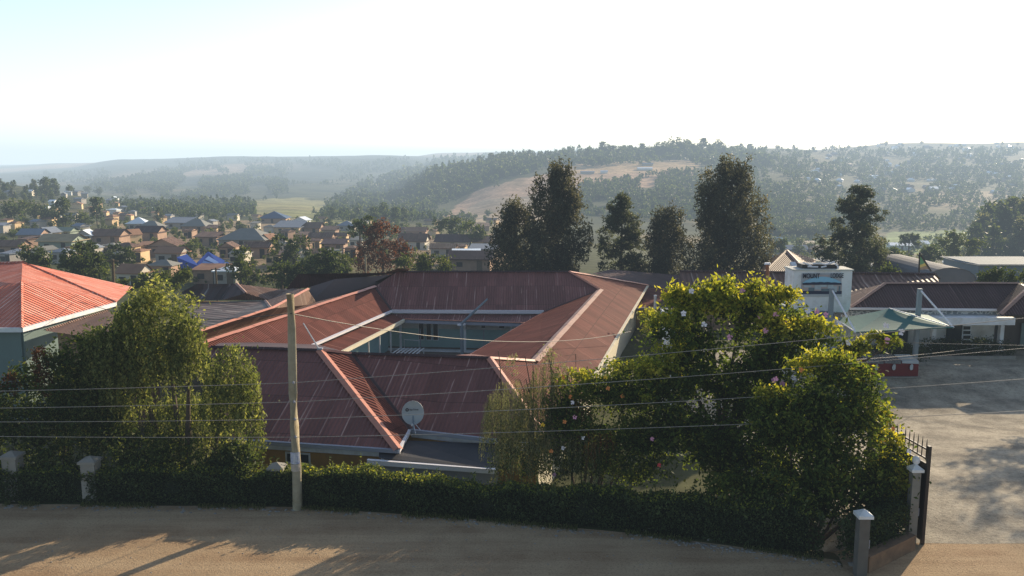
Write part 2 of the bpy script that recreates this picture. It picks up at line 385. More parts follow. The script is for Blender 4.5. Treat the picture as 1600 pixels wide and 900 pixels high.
def grid_sheet(name, x0, x1, nx, yfun0, yfun1, ny, dz, mat):
    xs = np.linspace(x0, x1, nx); X = np.repeat(xs[None], ny, 0)
    t = np.linspace(0, 1, ny)[:, None]
    Y = yfun0(xs)[None]*(1-t)+yfun1(xs)[None]*t
    Z = height(X, Y)+dz
    i = np.arange(nx*ny).reshape(ny, nx)
    q = np.stack([i[:-1, :-1], i[:-1, 1:], i[1:, 1:], i[1:, :-1]], -1).reshape(-1, 4)
    o = np_mesh(name, np.stack([X, Y, Z], -1).reshape(-1, 3), q, mat, smooth=True)
    return tag(o, kind='structure')
def gravel(name, c0, c1, c2, sc=1.0, tracks=0.0):
    m, ns, ls = new_mat(name); p = pos(ns)
    a = noise(ns, ls, p, 14*sc, 6, .75); b = noise(ns, ls, p, .6, 6, .65); d = noise(ns, ls, p, 45*sc, 2, .5)
    mp = ns.new('ShaderNodeMapping'); mp.inputs['Scale'].default_value = (.12, 1.6, 1); mp.inputs['Rotation'].default_value = (0, 0, .05); ls.new(p, mp.inputs[0])
    t = noise(ns, ls, mp.outputs[0], 1.0, 5, .6)
    c = mixcol(ns, ls, ramp(ns, ls, b, [(.38, 0.), (.62, 1.)]), c0, c1)
    c = mixcol(ns, ls, math_node(ns, ls, 'MULTIPLY', ramp(ns, ls, t, [(.42, 0.), (.62, 1.)]), tracks), c, c2)
    c = mixcol(ns, ls, ramp(ns, ls, a, [(.5, 0.), (.66, .55)]), c, tuple(x*.45 for x in c0))
    c = mixcol(ns, ls, ramp(ns, ls, d, [(.6, 0.), (.72, .5)]), c, tuple(min(.6, x*1.6) for x in c1))
    h = math_node(ns, ls, 'ADD', math_node(ns, ls, 'MULTIPLY', a, 1.), math_node(ns, ls, 'MULTIPLY', d, .4))
    finish(ns, ls, c, .95, .1, 0, h, .05, .7); return m
m_road = gravel('dirt_road_gravel', (.31, .205, .12), (.41, .29, .175), (.50, .37, .23), 1.0, .6)
m_drive = gravel('drive_gravel', (.19, .165, .13), (.42, .365, .28), (.50, .44, .34), .45, .15)
grid_sheet('road', -48, 48, 500, lambda x: x*0+6., lambda x: np.where(x > 10.1, 25.07, np.minimum(hedge_y(x)+.15, 25.05)), 90, .008, m_road)
grid_sheet('driveway', 10.2, 50, 220, lambda x: np.maximum(25.06, hedge_y(x)*0+25.06), lambda x: x*0+55.5, 140, .012, m_drive)
grid_sheet('road_verge', -48, 10.15, 300, lambda x: np.minimum(hedge_y(x)+.15, 25.05)-.02, lambda x: hedge_y(x)+.15, 30, .006, m_road)
# ------------------------------------------------------------------ light, sky, haze, camera
SKY_LOW, SKY_HIGH = .50, .33     # a quarter of the gain near the horizon / overhead
SUN_EL, SUN_AZ = 18.5, 40.0          # degrees; azimuth to the right of straight ahead
w = bpy.data.worlds.new('World'); SC.world = w; w.use_nodes = True
wn = w.node_tree.nodes; wl = w.node_tree.links; wn.clear()
sky = wn.new('ShaderNodeTexSky'); sky.sky_type = 'NISHITA'; sky.sun_disc = False
sky.sun_elevation = math.radians(SUN_EL); sky.sun_rotation = math.radians(SUN_AZ)
sky.altitude = 1500; sky.air_density = 1.0; sky.dust_density = 3.0; sky.ozone_density = 1.0
bg = wn.new('ShaderNodeBackground'); bg.inputs[1].default_value = .15
wo = wn.new('ShaderNodeOutputWorld'); tc = wn.new('ShaderNodeTexCoord'); sx = wn.new('ShaderNodeSeparateXYZ'); wl.new(tc.outputs['Generated'], sx.inputs[0])
g1 = ramp(wn, wl, sx.outputs[2], [(.0, SKY_LOW), (.16, SKY_LOW), (.42, SKY_HIGH), (1., SKY_HIGH)])   # bright hazy horizon, deeper sky overhead
g2 = ramp(wn, wl, math_node(wn, wl, 'ADD', math_node(wn, wl, 'MULTIPLY', sx.outputs[1], .5), .5), [(.3, .62), (.62, 1.)])  # dimmer opposite the sun
gm = math_node(wn, wl, 'MULTIPLY', math_node(wn, wl, 'MULTIPLY', g1, g2), 4.0)
gain = wn.new('ShaderNodeVectorMath'); gain.operation = 'SCALE'; wl.new(sky.outputs[0], gain.inputs[0]); wl.new(gm, gain.inputs['Scale'])
wl.new(gain.outputs[0], bg.inputs[0]); wl.new(bg.outputs[0], wo.inputs[0])
sl = bpy.data.lights.new('sun', 'SUN'); sl.energy = 5.0; sl.angle = math.radians(.5); sl.color = (1.75, 1.45, 1.05)
so = bpy.data.objects.new('sun', sl); COL.objects.link(so)
e, a_ = math.radians(SUN_EL), math.radians(SUN_AZ)
SUNV = Vector((math.sin(a_)*math.cos(e), math.cos(a_)*math.cos(e), math.sin(e)))
so.rotation_euler = SUNV.to_track_quat('Z', 'Y').to_euler()
# valley haze: one body of hazy air from behind the viewer to beyond the last hill
m, ns, ls = new_mat('hazy_air')
ab = ns.new('ShaderNodeVolumeAbsorption'); ab.inputs[0].default_value = (.06, .05, .0, 1); ab.inputs[1].default_value = .00033
em = ns.new('ShaderNodeEmission'); em.inputs[0].default_value = (.75, .90, 1.03, 1); em.inputs[1].default_value = .00033  # even glow stands in for sunlight scattered by the haze
ad = ns.new('ShaderNodeAddShader'); ls.new(ab.outputs[0], ad.inputs[0]); ls.new(em.outputs[0], ad.inputs[1])
o = ns.new('ShaderNodeOutputMaterial'); ls.new(ad.outputs[0], o.inputs['Volume'])
mb = MB(); mb.box(-16000, -300, -140, 16000, 9500, 150); tag(mb.build('haze', m), kind='structure')
cam = bpy.data.cameras.new('camera'); cam.sensor_width = 36; cam.lens = 36*F/1600; cam.clip_start = .1; cam.clip_end = 30000
co = bpy.data.objects.new('camera', cam); COL.objects.link(co); co.location = (0, 0, EYE); co.rotation_euler = (math.pi/2-P, 0, 0)
SC.camera = co
SC.view_settings.view_transform = 'Standard'; SC.view_settings.look = 'None'; SC.view_settings.exposure = 0
SC.render.engine = 'CYCLES'
SC.cycles.use_denoising = True
SC.cycles.max_bounces = 6; SC.cycles.diffuse_bounces = 3; SC.cycles.transmission_bounces = 4; SC.cycles.transparent_max_bounces = 4
SC.cycles.volume_bounces = 0
# ------------------------------------------------------------------ courtyard guest house (long low wings under maroon iron)
Vz = lambda p, dz: Vector((p[0], p[1], p[2]+dz))
def wallstrip(mbx, pts, z0, z1, th=.2):
    for a, b in zip(pts[:-1], pts[1:]):
        a, b = Vector((a[0], a[1], 0)), Vector((b[0], b[1], 0))
        mbx.beam(Vector((a.x, a.y, (z0+z1)/2)), Vector((b.x, b.y, (z0+z1)/2)), th, z1-z0)
gh = thing('guest_house', 'long low guest house with maroon corrugated iron roofs around a teal courtyard', 'building', (-5, 45, -2))
def roof(pts, mat, parent, label=None, name='roof', thick=.05):
    mb = MB(); pts = [Vector(p) for p in pts]
    n = (pts[1]-pts[0]).cross(pts[2]-pts[0])
    if n.z < 0: pts.reverse()
    mb.face(pts); o = mb.build(name, mat, parent)
    if label: o['label'] = label
    return o
def cap(p0, p1, mat, parent, w=.34, h=.07, name='ridge_cap', lift=.03):
    mb = MB(); p0, p1 = Vz(p0, lift), Vz(p1, lift)
    d = (p1-p0); L = d.length; n = max(2, int(L/1.8)); d.normalize()
    side = d.cross(Vector((0, 0, 1))).normalized()
    for i in range(n):      # overlapping folded lengths
        a = p0+d*(L*i/n); b = p0+d*(L*(i+1)/n+.04); k = .012*(i % 2)
        for sg in (-1, 1):
            mb.face([Vz(a, h+k), Vz(b, h+k), Vz(b+side*sg*w/2, -.02+k), Vz(a+side*sg*w/2, -.02+k)][::sg])
    return mb.build(name, mat, parent)
def gutter(p0, p1, mat, parent, w=.14, h=.13, drop=.06, name='gutter'):
    mb = MB(); p0, p1 = Vz(p0, -drop), Vz(p1, -drop)
    mb.beam(p0, p1, w, h); mb.beam(Vz(p0, h/2+.012), Vz(p1, h/2+.012), w+.03, .02)
    return mb.build(name, mat, parent)
E8 = .8
# left block with the hipped end towards the road
lb_el = gz(330, 684, E8); lb_c = gz(622, 703, E8); lb_v = gz(640, 671, E8)
lb_rl = gz(330, 543, 3.3); lb_rr = gz(500, 548, 3.3); f_vt = gz(550, 553, 3.06)
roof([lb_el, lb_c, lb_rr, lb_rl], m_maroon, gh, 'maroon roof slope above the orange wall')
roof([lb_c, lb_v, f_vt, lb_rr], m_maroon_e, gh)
f_r = gz(765, 560, 3.0); f_c = gz(862, 697, E8)
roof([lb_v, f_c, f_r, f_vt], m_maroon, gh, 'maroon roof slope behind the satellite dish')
r_n = gz(835, 565, 2.25); r_f = gz(938, 453, 2.25); e_far = gz(1012, 446, E8); b_rr = gz(890, 425, 3.42); b_rl = gz(620, 425, 3.42)
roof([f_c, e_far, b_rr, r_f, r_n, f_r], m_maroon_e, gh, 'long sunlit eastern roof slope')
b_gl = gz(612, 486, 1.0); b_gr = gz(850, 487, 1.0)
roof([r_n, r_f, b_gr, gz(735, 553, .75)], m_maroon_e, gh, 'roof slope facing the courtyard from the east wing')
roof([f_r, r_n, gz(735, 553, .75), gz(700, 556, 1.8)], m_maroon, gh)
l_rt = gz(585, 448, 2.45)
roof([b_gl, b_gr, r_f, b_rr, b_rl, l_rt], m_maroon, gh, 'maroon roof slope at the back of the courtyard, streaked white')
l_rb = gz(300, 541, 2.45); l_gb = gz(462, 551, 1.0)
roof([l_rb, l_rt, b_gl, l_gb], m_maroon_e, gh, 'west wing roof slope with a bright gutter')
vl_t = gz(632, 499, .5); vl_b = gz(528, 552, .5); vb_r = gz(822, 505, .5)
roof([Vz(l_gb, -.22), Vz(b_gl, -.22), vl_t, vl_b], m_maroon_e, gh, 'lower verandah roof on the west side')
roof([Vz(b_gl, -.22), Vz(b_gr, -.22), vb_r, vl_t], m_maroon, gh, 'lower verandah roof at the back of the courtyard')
# unseen far slopes so that the blocks are closed
roof([b_rl, b_rr, Vector((10, 73, .8)), Vector((-14, 73, .8))], m_maroon_d, gh)
roof([b_rr, e_far, Vector((10, 73, .8))], m_maroon_d, gh)
roof([lb_rl, lb_rr, f_vt, gz(480, 556, 1.0)+Vector((0, 3, 0)), gz(330, 545, 1.0)+Vector((0, 3, 0))], m_maroon_d, gh)
roof([f_vt, f_r, f_r+Vector((.9, 4.6, -2.1)), f_vt+Vector((.9, 4.6, -2.1))], m_maroon_d, gh)
l_w = Vector((-5.4, -1.2, -1.3)); roof([l_rt, l_rb, l_rb+l_w, l_rt+l_w], m_brownr, gh)
for a, b, mt, wd in ((lb_rr, lb_c, m_cap, .42), (lb_rl, lb_rr, m_maroon_d, .25), (f_vt, f_r, m_maroon_d, .25), (f_r, f_c, m_cap, .36), (f_r, r_n, m_cap, .22), (r_n, r_f, m_capw, .52),
                     (r_f, b_rr, m_cap, .30), (b_rl, b_rr, m_maroon_d, .25), (b_rr, e_far, m_cap, .34), (l_rb, l_rt, m_cap, .46), (f_vt, lb_rr, m_cap, .2)):
    cap(a, b, mt, gh, wd)
for a, b in ((l_rt, b_gl), (f_vt, lb_v), (b_gr, r_f)):
    mb = MB(); mb.beam(Vz(a, .02), Vz(b, .02), .22, .03); mb.build('valley_flashing', m_maroon_d, gh)
gutter(lb_el, lb_c, m_gutgrey, gh); gutter(lb_c, lb_v, m_gutter, gh); gutter(lb_v, f_c, m_gutgrey, gh)
gutter(l_gb, b_gl, m_gutter, gh, .2, .12, .02); gutter(b_gl, b_gr, m_gutter, gh, .14, .22, .04)
gutter(vl_t, vb_r, m_gutgrey, gh, .14, .2, .16); gutter(f_c, e_far, m_cream, gh, .16, .14)
gutter(vl_b, vl_t, m_cream, gh, .12, .22, .1); gutter(gz(735, 553, .75), b_gr, m_cap, gh, .05, .05); MB().beam(Vz(vl_t, .03), Vz(vb_r, .03), .16, .05).build('lit_eave_strip', m_cap, gh)  # salmon eave strip painted in as the lit edge of the verandah iron
for a, b in ((lb_el, lb_c), (lb_v, f_c)):       # white boards under the eaves
    mb = MB(); q = Vector((.05, .2, -.28)); mb.beam(a+q, b+q, .05, .24); mb.build('fascia', m_white, gh)
mb = MB(); mb.beam(f_c+Vector((-.28, 0, -.3)), e_far+Vector((-.28, 0, -.3)), .05, .3); mb.build('fascia', m_cream, gh)
# walls
q = Vector((.1, .55, 0)); mb = MB()
wallstrip(mb, [lb_el+q, lb_c+Vector((-.55, .55, 0)), lb_v+Vector((-.55, .55, 0)), f_c+Vector((-.6, .6, 0))], -2.1, E8-.02)
o = mb.build('wall', m_ochre, gh); o['label'] = 'orange plastered wall'
mb = MB(); wallstrip(mb, [f_c+Vector((-.6, .6, 0)), e_far+Vector((-.6, -.3, 0))], -2.1, E8-.02)
o = mb.build('wall', m_cream, gh); o['label'] = 'cream side wall in the sun'
mb = MB(); wallstrip(mb, [Vector((-18, 72, 0)), Vector((11.5, 76, 0))], -2.4, E8-.05); mb.build('wall', m_cream, gh)
# small window in the orange wall
wl_d = (lb_c-lb_el).normalized(); wl_n = Vector((wl_d.y, -wl_d.x, 0))
c = A(455, 722, 32.2); base = lb_el+q; c = base+wl_d*((c-base).dot(wl_d)); c.z = .02; c = c+wl_n*.12
fr = MB().beam(c-wl_d*.55, c+wl_d*.55, .1, .5).build('window', m_white, gh)
for s_ in (-.27, .27): MB().beam(c+wl_n*.05+wl_d*(s_-.2), c+wl_n*.05+wl_d*(s_+.2), .02, .34).build('pane', m_glass, fr)
# dark lean-to roof in the corner of the two blocks
l0, l1 = A(592, 716, 31.3), A(778, 733, 30.9)
roof([l0, l1, A(790, 694, 32.9), A(636, 688, 33.6), A(592, 707, 31.75)], M('dark_felt_roof', (.045, .045, .05), .7, .25, 1.5, dirt=(.08, .07, .07)), gh, 'dark grey lean-to roof', 'lean_to_roof')
gutter(A(574, 718, 31.2), l1, m_gutter, gh, .14, .17, .1)
mb = MB(); mb.beam(l0+Vector((0, .25, -.5)), l1+Vector((0, .25, -.5)), .06, .55); mb.build('lean_to_board', m_gutgrey, gh)
for t in (.02, .5, .98):
    p = l0.lerp(l1, t)+Vector((0, .35, 0)); MB().tube([Vector((p.x, p.y, -2.05)), Vector((p.x, p.y, p.z-.1))], .06).build('lean_to_post', m_white, gh)
# courtyard: teal lower wall, pale upper wall, posts, windows, plinth
cw0, cw1 = gz(600, 547, -2)+Vector((0, 1.7, 0)), gz(860, 553, -2)+Vector((0, 1.7, 0))
def cy(t, z, out=0.0):
    p = cw0.lerp(cw1, t); n = Vector(((cw1-cw0).y, -(cw1-cw0).x, 0)).normalized(); return Vector((p.x, p.y, z))+n*out
MB().beam(cy(0, -1.35), cy(1, -1.35), .2, 1.5).build('wall', m_teal, gh)['label'] = 'teal lower courtyard wall'
MB().beam(cy(0, .05), cy(1, .05), .2, 1.295).build('wall', m_offw, gh)['label'] = 'pale upper courtyard wall'
def tx(px): return (px-600)/260.
def win(px0, px1, z0, z1, mat=m_glass):
    f = MB().beam(cy(tx(px0), (z0+z1)/2, .13), cy(tx(px1), (z0+z1)/2, .13), .06, z1-z0).build('window', m_white, gh)
    MB().beam(cy(tx(px0+1), (z0+z1)/2, .17), cy(tx(px1-1), (z0+z1)/2, .17), .03, z1-z0-.12).build('pane', mat, f)
win(652, 661, -1.5, .25); win(664, 673, -1.5, .25); win(675, 684, -1.5, .25); win(752, 760, -.5, .3); win(724, 730, -.6, .3); win(780, 790, -.5, .3)
pw0, pw1 = gz(600, 547, -2), gz(860, 553, -2)
for px in (627, 728, 800):
    p = pw0.lerp(pw1, tx(px)); MB().beam(p, Vector((p.x, p.y, .2)), .16, .16, (0, 1, 0)).build('post', m_white, gh)
for px in (657, 757): # slim rails
    p = pw0.lerp(pw1, tx(px))+Vector((0, .5, 0)); MB().beam(p, Vector((p.x, p.y, -.4)), .06, .06, (0, 1, 0)).build('post', m_gutgrey, gh)
MB().beam(Vz(pw0, .06), Vz(pw1, .06), .5, .14).build('plinth', m_white, gh)
# west side wall of the courtyard under the lower roof
q = Vector((-1.4, .5, 0)); a, b = vl_b+q, vl_t+q
MB().beam(Vector((a.x, a.y, -.85)), Vector((b.x, b.y, -.85)), .15, 2.4).build('wall', m_teal, gh)
for t in (.45, .62, .8): 
    p = (vl_b+Vector((-.2, 0, 0))).lerp(vl_t+Vector((-.2, 0, 0)), t); MB().beam((p.x, p.y, -2), (p.x, p.y, .3), .09, .09, (0, 1, 0)).build('post', m_white, gh)
yard = [Vector((-15, 42, -1.985)), Vector((-1, 41, -1.985)), Vector((2.5, 62, -1.985)), Vector((-10, 63, -1.985))]
yo = MB().face(yard).build('courtyard_paving', M('yard_earth', (.2, .15, .12), .9, .25, 1.5)); tag(yo, kind='structure')
# things in the courtyard
ra = thing('slatted_rack', 'white slatted drying rack standing in the courtyard', 'rack', gz(628, 552, -1.98))
r0 = gz(612, 553, -1.3); dx = Vector((.29, 0, 0)); dy = Vector((.35, 1.9, .0))
for i in range(7): MB().beam(r0+dx*i, r0+dx*i+dy, .08, .04).build('slat', m_white, ra)
for sx in (0, 1.74):
    for sy in (0.05, .95):
        p = r0+Vector((sx, 0, -.03))+dy*sy; MB().beam((p.x, p.y, -1.98), p, .05, .05, (0, 1, 0)).build('leg', m_white, ra)
fr_ = thing('white_rail_frame', 'thin white rail frame in front of the teal courtyard wall', 'rail', gz(643, 550, -1.98)); mb = MB()
a, b = gz(632, 551, -1.98), gz(655, 553, -1.98); mb.tube([a, Vz(a, 1.0), Vz(b, 1.0), b], .035); mb.build('rail', m_white, fr_)
tk = thing('water_tank', 'pale round water tank with a white pipe by the west verandah', 'tank', gz(578, 556, -1.98)); p = gz(578, 556, -1.98)
mb = MB(); mb.tube([p, Vz(p, .25), Vz(p, .3), Vz(p, .9), Vz(p, 1.0)], [.5, .52, .55, .55, .3], 16); mb.build('tank_body', m_cloth, tk, True)
mb = MB(); mb.tube([Vz(p, .9)+Vector((.1, 0, 0)), Vz(p, 1.9)+Vector((.1, 0, 0)), Vz(p, 2.1)+Vector((.6, .2, 0))], .07); mb.build('pipe', m_white, tk)
lp = thing('bent_steel_pole', 'grey steel pole with a long slanting arm reaching over the courtyard roof', 'pole', gz(723, 553, -1.98)+Vector((0, -.6, 0))); p = gz(723, 553, -1.98)+Vector((0, -.6, 0)); t_ = A(721, 506, p.y)
MB().tube([p, t_], .13, 10).build('shaft', m_greysteel, lp); MB().tube([t_, A(745, 483, p.y+.1), A(762, 467, p.y+.3)], [.1, .085, .07], 8).build('arm', m_greysteel, lp)
MB().beam(t_+Vector((-.25, -.15, -.05)), t_+Vector((.25, .15, -.05)), .2, .14).build('bracket', m_gutter, lp)
an = thing('antenna_rod', 'thin white rod leaning from the hip of the maroon roof', 'antenna', lb_rr); MB().tube([lb_rr, A(474, 505, lb_rr.y-.3)], [.04, .03], 6).build('rod', m_white, an)
MB().box(lb_rr.x-.12, lb_rr.y-.1, lb_rr.z+.06, lb_rr.x+.12, lb_rr.y+.1, lb_rr.z+.14).build('base_plate', m_gutgrey, an)
# satellite dish above the recess eave
dp = A(645, 645, 34.2); sd = thing('satellite_dish', 'round pale grey satellite dish with a dark logo on the front roof corner', 'satellite dish', gz(645, 673, .9))
nrm = Vector((.02, -.90, .28)).normalized(); rx = Vector((1, 0, .03)).cross(nrm).normalized(); rr = nrm.cross(rx).normalized()
ux = rr if rr.x > 0 else -rr; uy = nrm.cross(ux); uy = uy if uy.z > 0 else -uy
mb = MB(); prev = None; R_ = .46
for k in range(7):
    r = R_*k/6; dd = -.09*(1-(k/6)**2)
    ring = []
    for j in range(28):
        a = 2*math.pi*j/28; ring.append(dp+ux*math.cos(a)*r+uy*math.sin(a)*r*1.08+nrm*dd)
    if prev:
        for j in range(28): mb.face([prev[j], prev[(j+1) % 28], ring[(j+1) % 28], ring[j]])
    prev = ring
bo = mb.build('reflector', m_dish, sd, True)
mb = MB(); mb.tube([dp+ux*math.cos(a)*R_+uy*math.sin(a)*R_*1.08 for a in [2*math.pi*j/28 for j in range(29)]], .014, 6); mb.build('rim', m_dish, sd)
m_logo = M('logo_ink', (.05, .045, .05), .6, .1)
mb = MB()
for j in range(16):
    a0, a1 = 2*math.pi*j/16, 2*math.pi*(j+1)/16; cc = dp-ux*.24+uy*.13+nrm*.012
    mb.face([cc+ux*math.cos(a0)*.03+uy*math.sin(a0)*.03, cc+ux*math.cos(a0)*.072+uy*math.sin(a0)*.072, cc+ux*math.cos(a1)*.072+uy*math.sin(a1)*.072, cc+ux*math.cos(a1)*.03+uy*math.sin(a1)*.03])
mb.build('logo_ring', m_logo, bo)
from mathutils import Matrix
def text(name, s, origin, ux_, uy_, nz_, size, mat, parent, sx=1.0):
    cu = bpy.data.curves.new(name, 'FONT'); cu.body = s; cu.size = size; cu.extrude = .004; cu.materials.append(mat); cu.offset = .006*size/.3
    tmp = bpy.data.objects.new(name+'_curve', cu); COL.objects.link(tmp)
    me = bpy.data.meshes.new_from_object(tmp.evaluated_get(bpy.context.evaluated_depsgraph_get())); bpy.data.objects.remove(tmp)
    o = bpy.data.objects.new(name, me); COL.objects.link(o)
    mt = Matrix((ux_*sx, uy_, nz_)).transposed().to_4x4(); mt.translation = origin
    o.parent = parent; o.matrix_parent_inverse = parent.matrix_world.inverted(); o.matrix_basis = mt; return o
text('lettering', 'StarTimes', dp-ux*.14+uy*.10+nrm*.012, ux, uy, nrm, .095, m_logo, bo)
ft = gz(646, 673, .86)
MB().tube([ft, dp-nrm*.12-uy*.1], .035).build('mast', m_greysteel, sd)
MB().tube([dp-uy*.48, dp-uy*.55+nrm*.45], .018, 6).build('feed_arm', m_dish, sd)
p = dp-uy*.52+nrm*.42; MB().tube([p, p-nrm*.1+uy*.05], [.05, .035], 8).build('receiver', m_white, sd)
for q in (Vector((.28, .1, 0)), Vector((.12, -.25, -.05))): MB().tube([dp-uy*.35-nrm*.05, ft+q], .014, 5).build('brace', m_white, sd)
# ------------------------------------------------------------------ main lodge on the right
lg = thing('main_lodge', 'low white lodge with dark maroon hipped roof, patterned frieze and shaded verandah', 'building', (30, 57, -1.5))
rl, rr_ = A(1383, 443, 56.7), A(1591, 443, 56.7); el, er = A(1328, 481, 54.4), A(1557, 483, 54.4)
roof([el, er, rr_, rl], m_maroon_d, lg); bl = A(1278, 468, 61); roof([el, rl, bl], m_brownr, lg)
v1, v2 = A(1562, 492, 53.2), A(1608, 450, 55.2)
roof([er, v1, v2, rr_], m_brownr, lg); roof([v1, A(1760, 495, 53.2), A(1760, 450, 55.2), v2], m_maroon_d, lg)
roof([rl, rr_, Vector((rr_.x, 63, 2)), Vector((rl.x-3, 63, 2)), bl], m_maroon_d, lg); roof([rr_, v2, A(1760, 450, 55.2), A(1760, 458, 63)], m_maroon_d, lg)
cap(rl, rr_, m_capw, lg, .3); cap(el, rl, m_capw, lg, .3); cap(v1, v2, m_capw, lg, .36)
gutter(el, er, m_gutter, lg, .16, .12)
def plane_y(px, py, Y): return A(px, py, Y)
def panel(px0, px1, py0, py1, Y, mat, name, th=.08, label=None, parent=lg):
    a, b = A(px0, py0, Y), A(px1, py0, Y); zt, zb = a.z, A(px0, py1, Y).z
    o = MB().box(a.x, Y, zb, b.x, Y+th, zt).build(name, mat, parent)
    if label: o['label'] = label
    return o
m_fri, ns, ls = new_mat('frieze_blocks'); p_ = pos(ns)
vo = ns.new('ShaderNodeTexVoronoi'); vo.feature = 'DISTANCE_TO_EDGE'; vo.inputs['Scale'].default_value = 3.2; ls.new(p_, vo.inputs['Vector'])
finish(ns, ls, ramp(ns, ls, vo.outputs['Distance'], [(.05, (.62, .62, .60)), (.16, (.25, .27, .28))]), .8)
panel(1322, 1558, 486, 497, 54.75, m_fri, 'frieze', .15, 'white frieze with a pierced block pattern')
panel(1322, 1440, 497.2, 503, 54.7, m_white, 'parapet', .2)
a, b = A(1440, 496.6, 53.4), A(1586, 508, 53.4); MB().box(a.x, 53.4, b.z, b.x, 56.2, a.z).build('verandah_slab', m_white, lg)
panel(1316, 1470, 492, 585, 56.6, m_offw, 'wall', .2); panel(1470, 1568, 492, 585, 56.62, m_offw, 'wall', .2)
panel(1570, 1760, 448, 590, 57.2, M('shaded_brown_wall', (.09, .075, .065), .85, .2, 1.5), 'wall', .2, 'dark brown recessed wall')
panel(1480, 1504, 508, 546, 56.5, m_glass, 'window', .06); panel(1421 - 5, 1416 + 4, 505, 550, 56.5, m_glass, 'window', .06)
panel(1378, 1414, 518, 546, 56.5, m_glass, 'window', .06)
la = panel(1504.5, 1518, 508, 546, 56.45, m_white, 'lattice_screen', .05)
for k in range(5): panel(1506, 1516.5, 510+k*7.2, 515+k*7.2, 56.4, m_dark, 'opening', .04, parent=la)
panel(1556, 1562, 508, 546, 56.5, m_glass, 'window', .06)
for px in (1461, 1567): panel(px-3, px+3, 508.5, 548, 54.9, m_white, 'column', .32)
panel(1458, 1570, 543, 549, 54.6, m_white, 'low_wall', .2)
panel(1597, 1612, 505, 590, 56.9, m_tealwall, 'door', .08)
MB().box(21, 62.6, -3.5, 48, 62.8, 2.3).build('wall', m_offw, lg); MB().box(47.6, 57.5, -3.5, 47.8, 62.5, 2.6).build('wall', m_offw, lg)
# sign tower on the flat porch roof
panel(1244, 1303, 487.5, 498, 51.4, m_slate, 'porch_roof', 3.2, 'dark flat porch roof under the sign tower')
panel(1262, 1303, 498.2, 502, 51.5, m_white, 'porch_beam', .3); panel(1278, 1284, 502, 556, 51.6, m_white, 'column', .3); panel(1245, 1320, 500, 580, 54.4, m_offw, 'wall', .2)
ta, tb = A(1240, 423, 51.8), A(1328, 488, 51.8); ta.x += .0
mb = MB(); x0, x1, zt, zb = ta.x, tb.x, ta.z, tb.z; ch = .32
prof = [(x0, zt), (x0, zb+ch), (x0+ch, zb), (x1-ch*.6, zb), (x1, zb+ch), (x1, zt)]
fr0 = [Vector((x, 51.8, z)) for x, z in prof]; bk = [Vector((x, 53.4, z)) for x, z in prof]
mb.face(fr0); mb.face(bk[::-1])
for i in range(6): mb.face([fr0[i], bk[i], bk[(i+1) % 6], fr0[(i+1) % 6]])
mb.build('sign_tower', m_white, lg)
MB().box(x0-.06, 51.72, zt, x1+.06, 53.48, zt+.09).build('coping', M('coping', (.5, .5, .46), .8, .2, 3), lg)
sg = thing('painted_sign', 'painted hill picture sign lettered MOUNT and LODGE on the white tower', 'sign', A(1290, 446, 51.7))
def sp(px0, px1, py0, py1, d, mat, name, parent): return panel(px0, px1, py0, py1, 51.78-d, mat, name, .02, None, parent)
m_sg = M('sign_ground', (.36, .38, .42), .6, .12, 2); m_sb = M('sign_light_blue', (.26, .50, .66), .6, .1, 3); m_sd = M('sign_navy', (.03, .04, .075), .6, .15, 4)
m_sp = M('sign_pinkish', (.42, .35, .34), .6, .18, 4); m_sl = M('sign_pale', (.40, .45, .48), .6, .2, 5); m_sgr = M('sign_slate', (.13, .18, .21), .6, .3, 5)
brd = panel(1253, 1315.5, 427, 460, 51.76, m_sg, 'board', .03, None, sg)
panel(1253, 1315.5, 460, 463.5, 51.74, M('sign_sill', (.45, .46, .47), .7, .1), 'sill', .05, None, sg)
sp(1253, 1315.5, 444, 454.5, .03, m_sp, 'picture_field', sg); sp(1253, 1315.5, 454.5, 459.5, .034, m_sd, 'picture_road', sg)
mb = MB(); pts = []
for k in range(17):
    t = k/16; pts.append(A(1254.5+60*t, 441.8-9.6*math.sin(math.pi*t)**.75, 51.71))
lo = [A(1255+59*(1-t/8), 442.5, 51.71) for t in range(9)]
mb.face(pts+lo); mb.build('picture_mountain', m_sb, sg)
mb = MB(); up = []
for k in range(21):
    t = k/20; up.append(A(1254+61*t, 442.6-1.4*math.sin(3.1*t)-.7*abs(math.sin(17*t)), 51.7))
mb.face(up+[A(1315, 445, 51.7), A(1254, 445, 51.7)]); mb.build('picture_treeline', m_sd, sg)
for x, y, w_, h_, mt in ((1278, 449, 10, 7, m_sl), (1286, 446.5, 12, 4, m_sl), (1298, 448, 9, 6, m_sl), (1268, 452, 9, 5, m_sgr), (1290, 453, 13, 4, m_sgr), (1305, 452, 6, 9, m_sl), (1262, 447.5, 12, 3, m_sl), (1312, 451, 2.5, 8, m_sgr)):
    sp(x-w_/2, x+w_/2, y-h_/2, y+h_/2, .05+.004*(x % 3), mt, 'picture_building', sg)
X, Yv, Zv = Vector((1, 0, 0)), Vector((0, 0, 1)), Vector((0, -1, 0))
m_ink = M('sign_ink', (.02, .025, .045), .6, .1)
text('lettering', 'MOUNT', A(1254.5, 434.6, 51.68), X, Yv, Zv, .42, m_ink, sg, .68); text('lettering', 'LODGE', A(1297.5, 434.0, 51.68), X, Yv, Zv, .40, m_ink, sg, .62)
sp(1279, 1296, 429.5, 432.5, .04, m_sp, 'faded_band', sg)
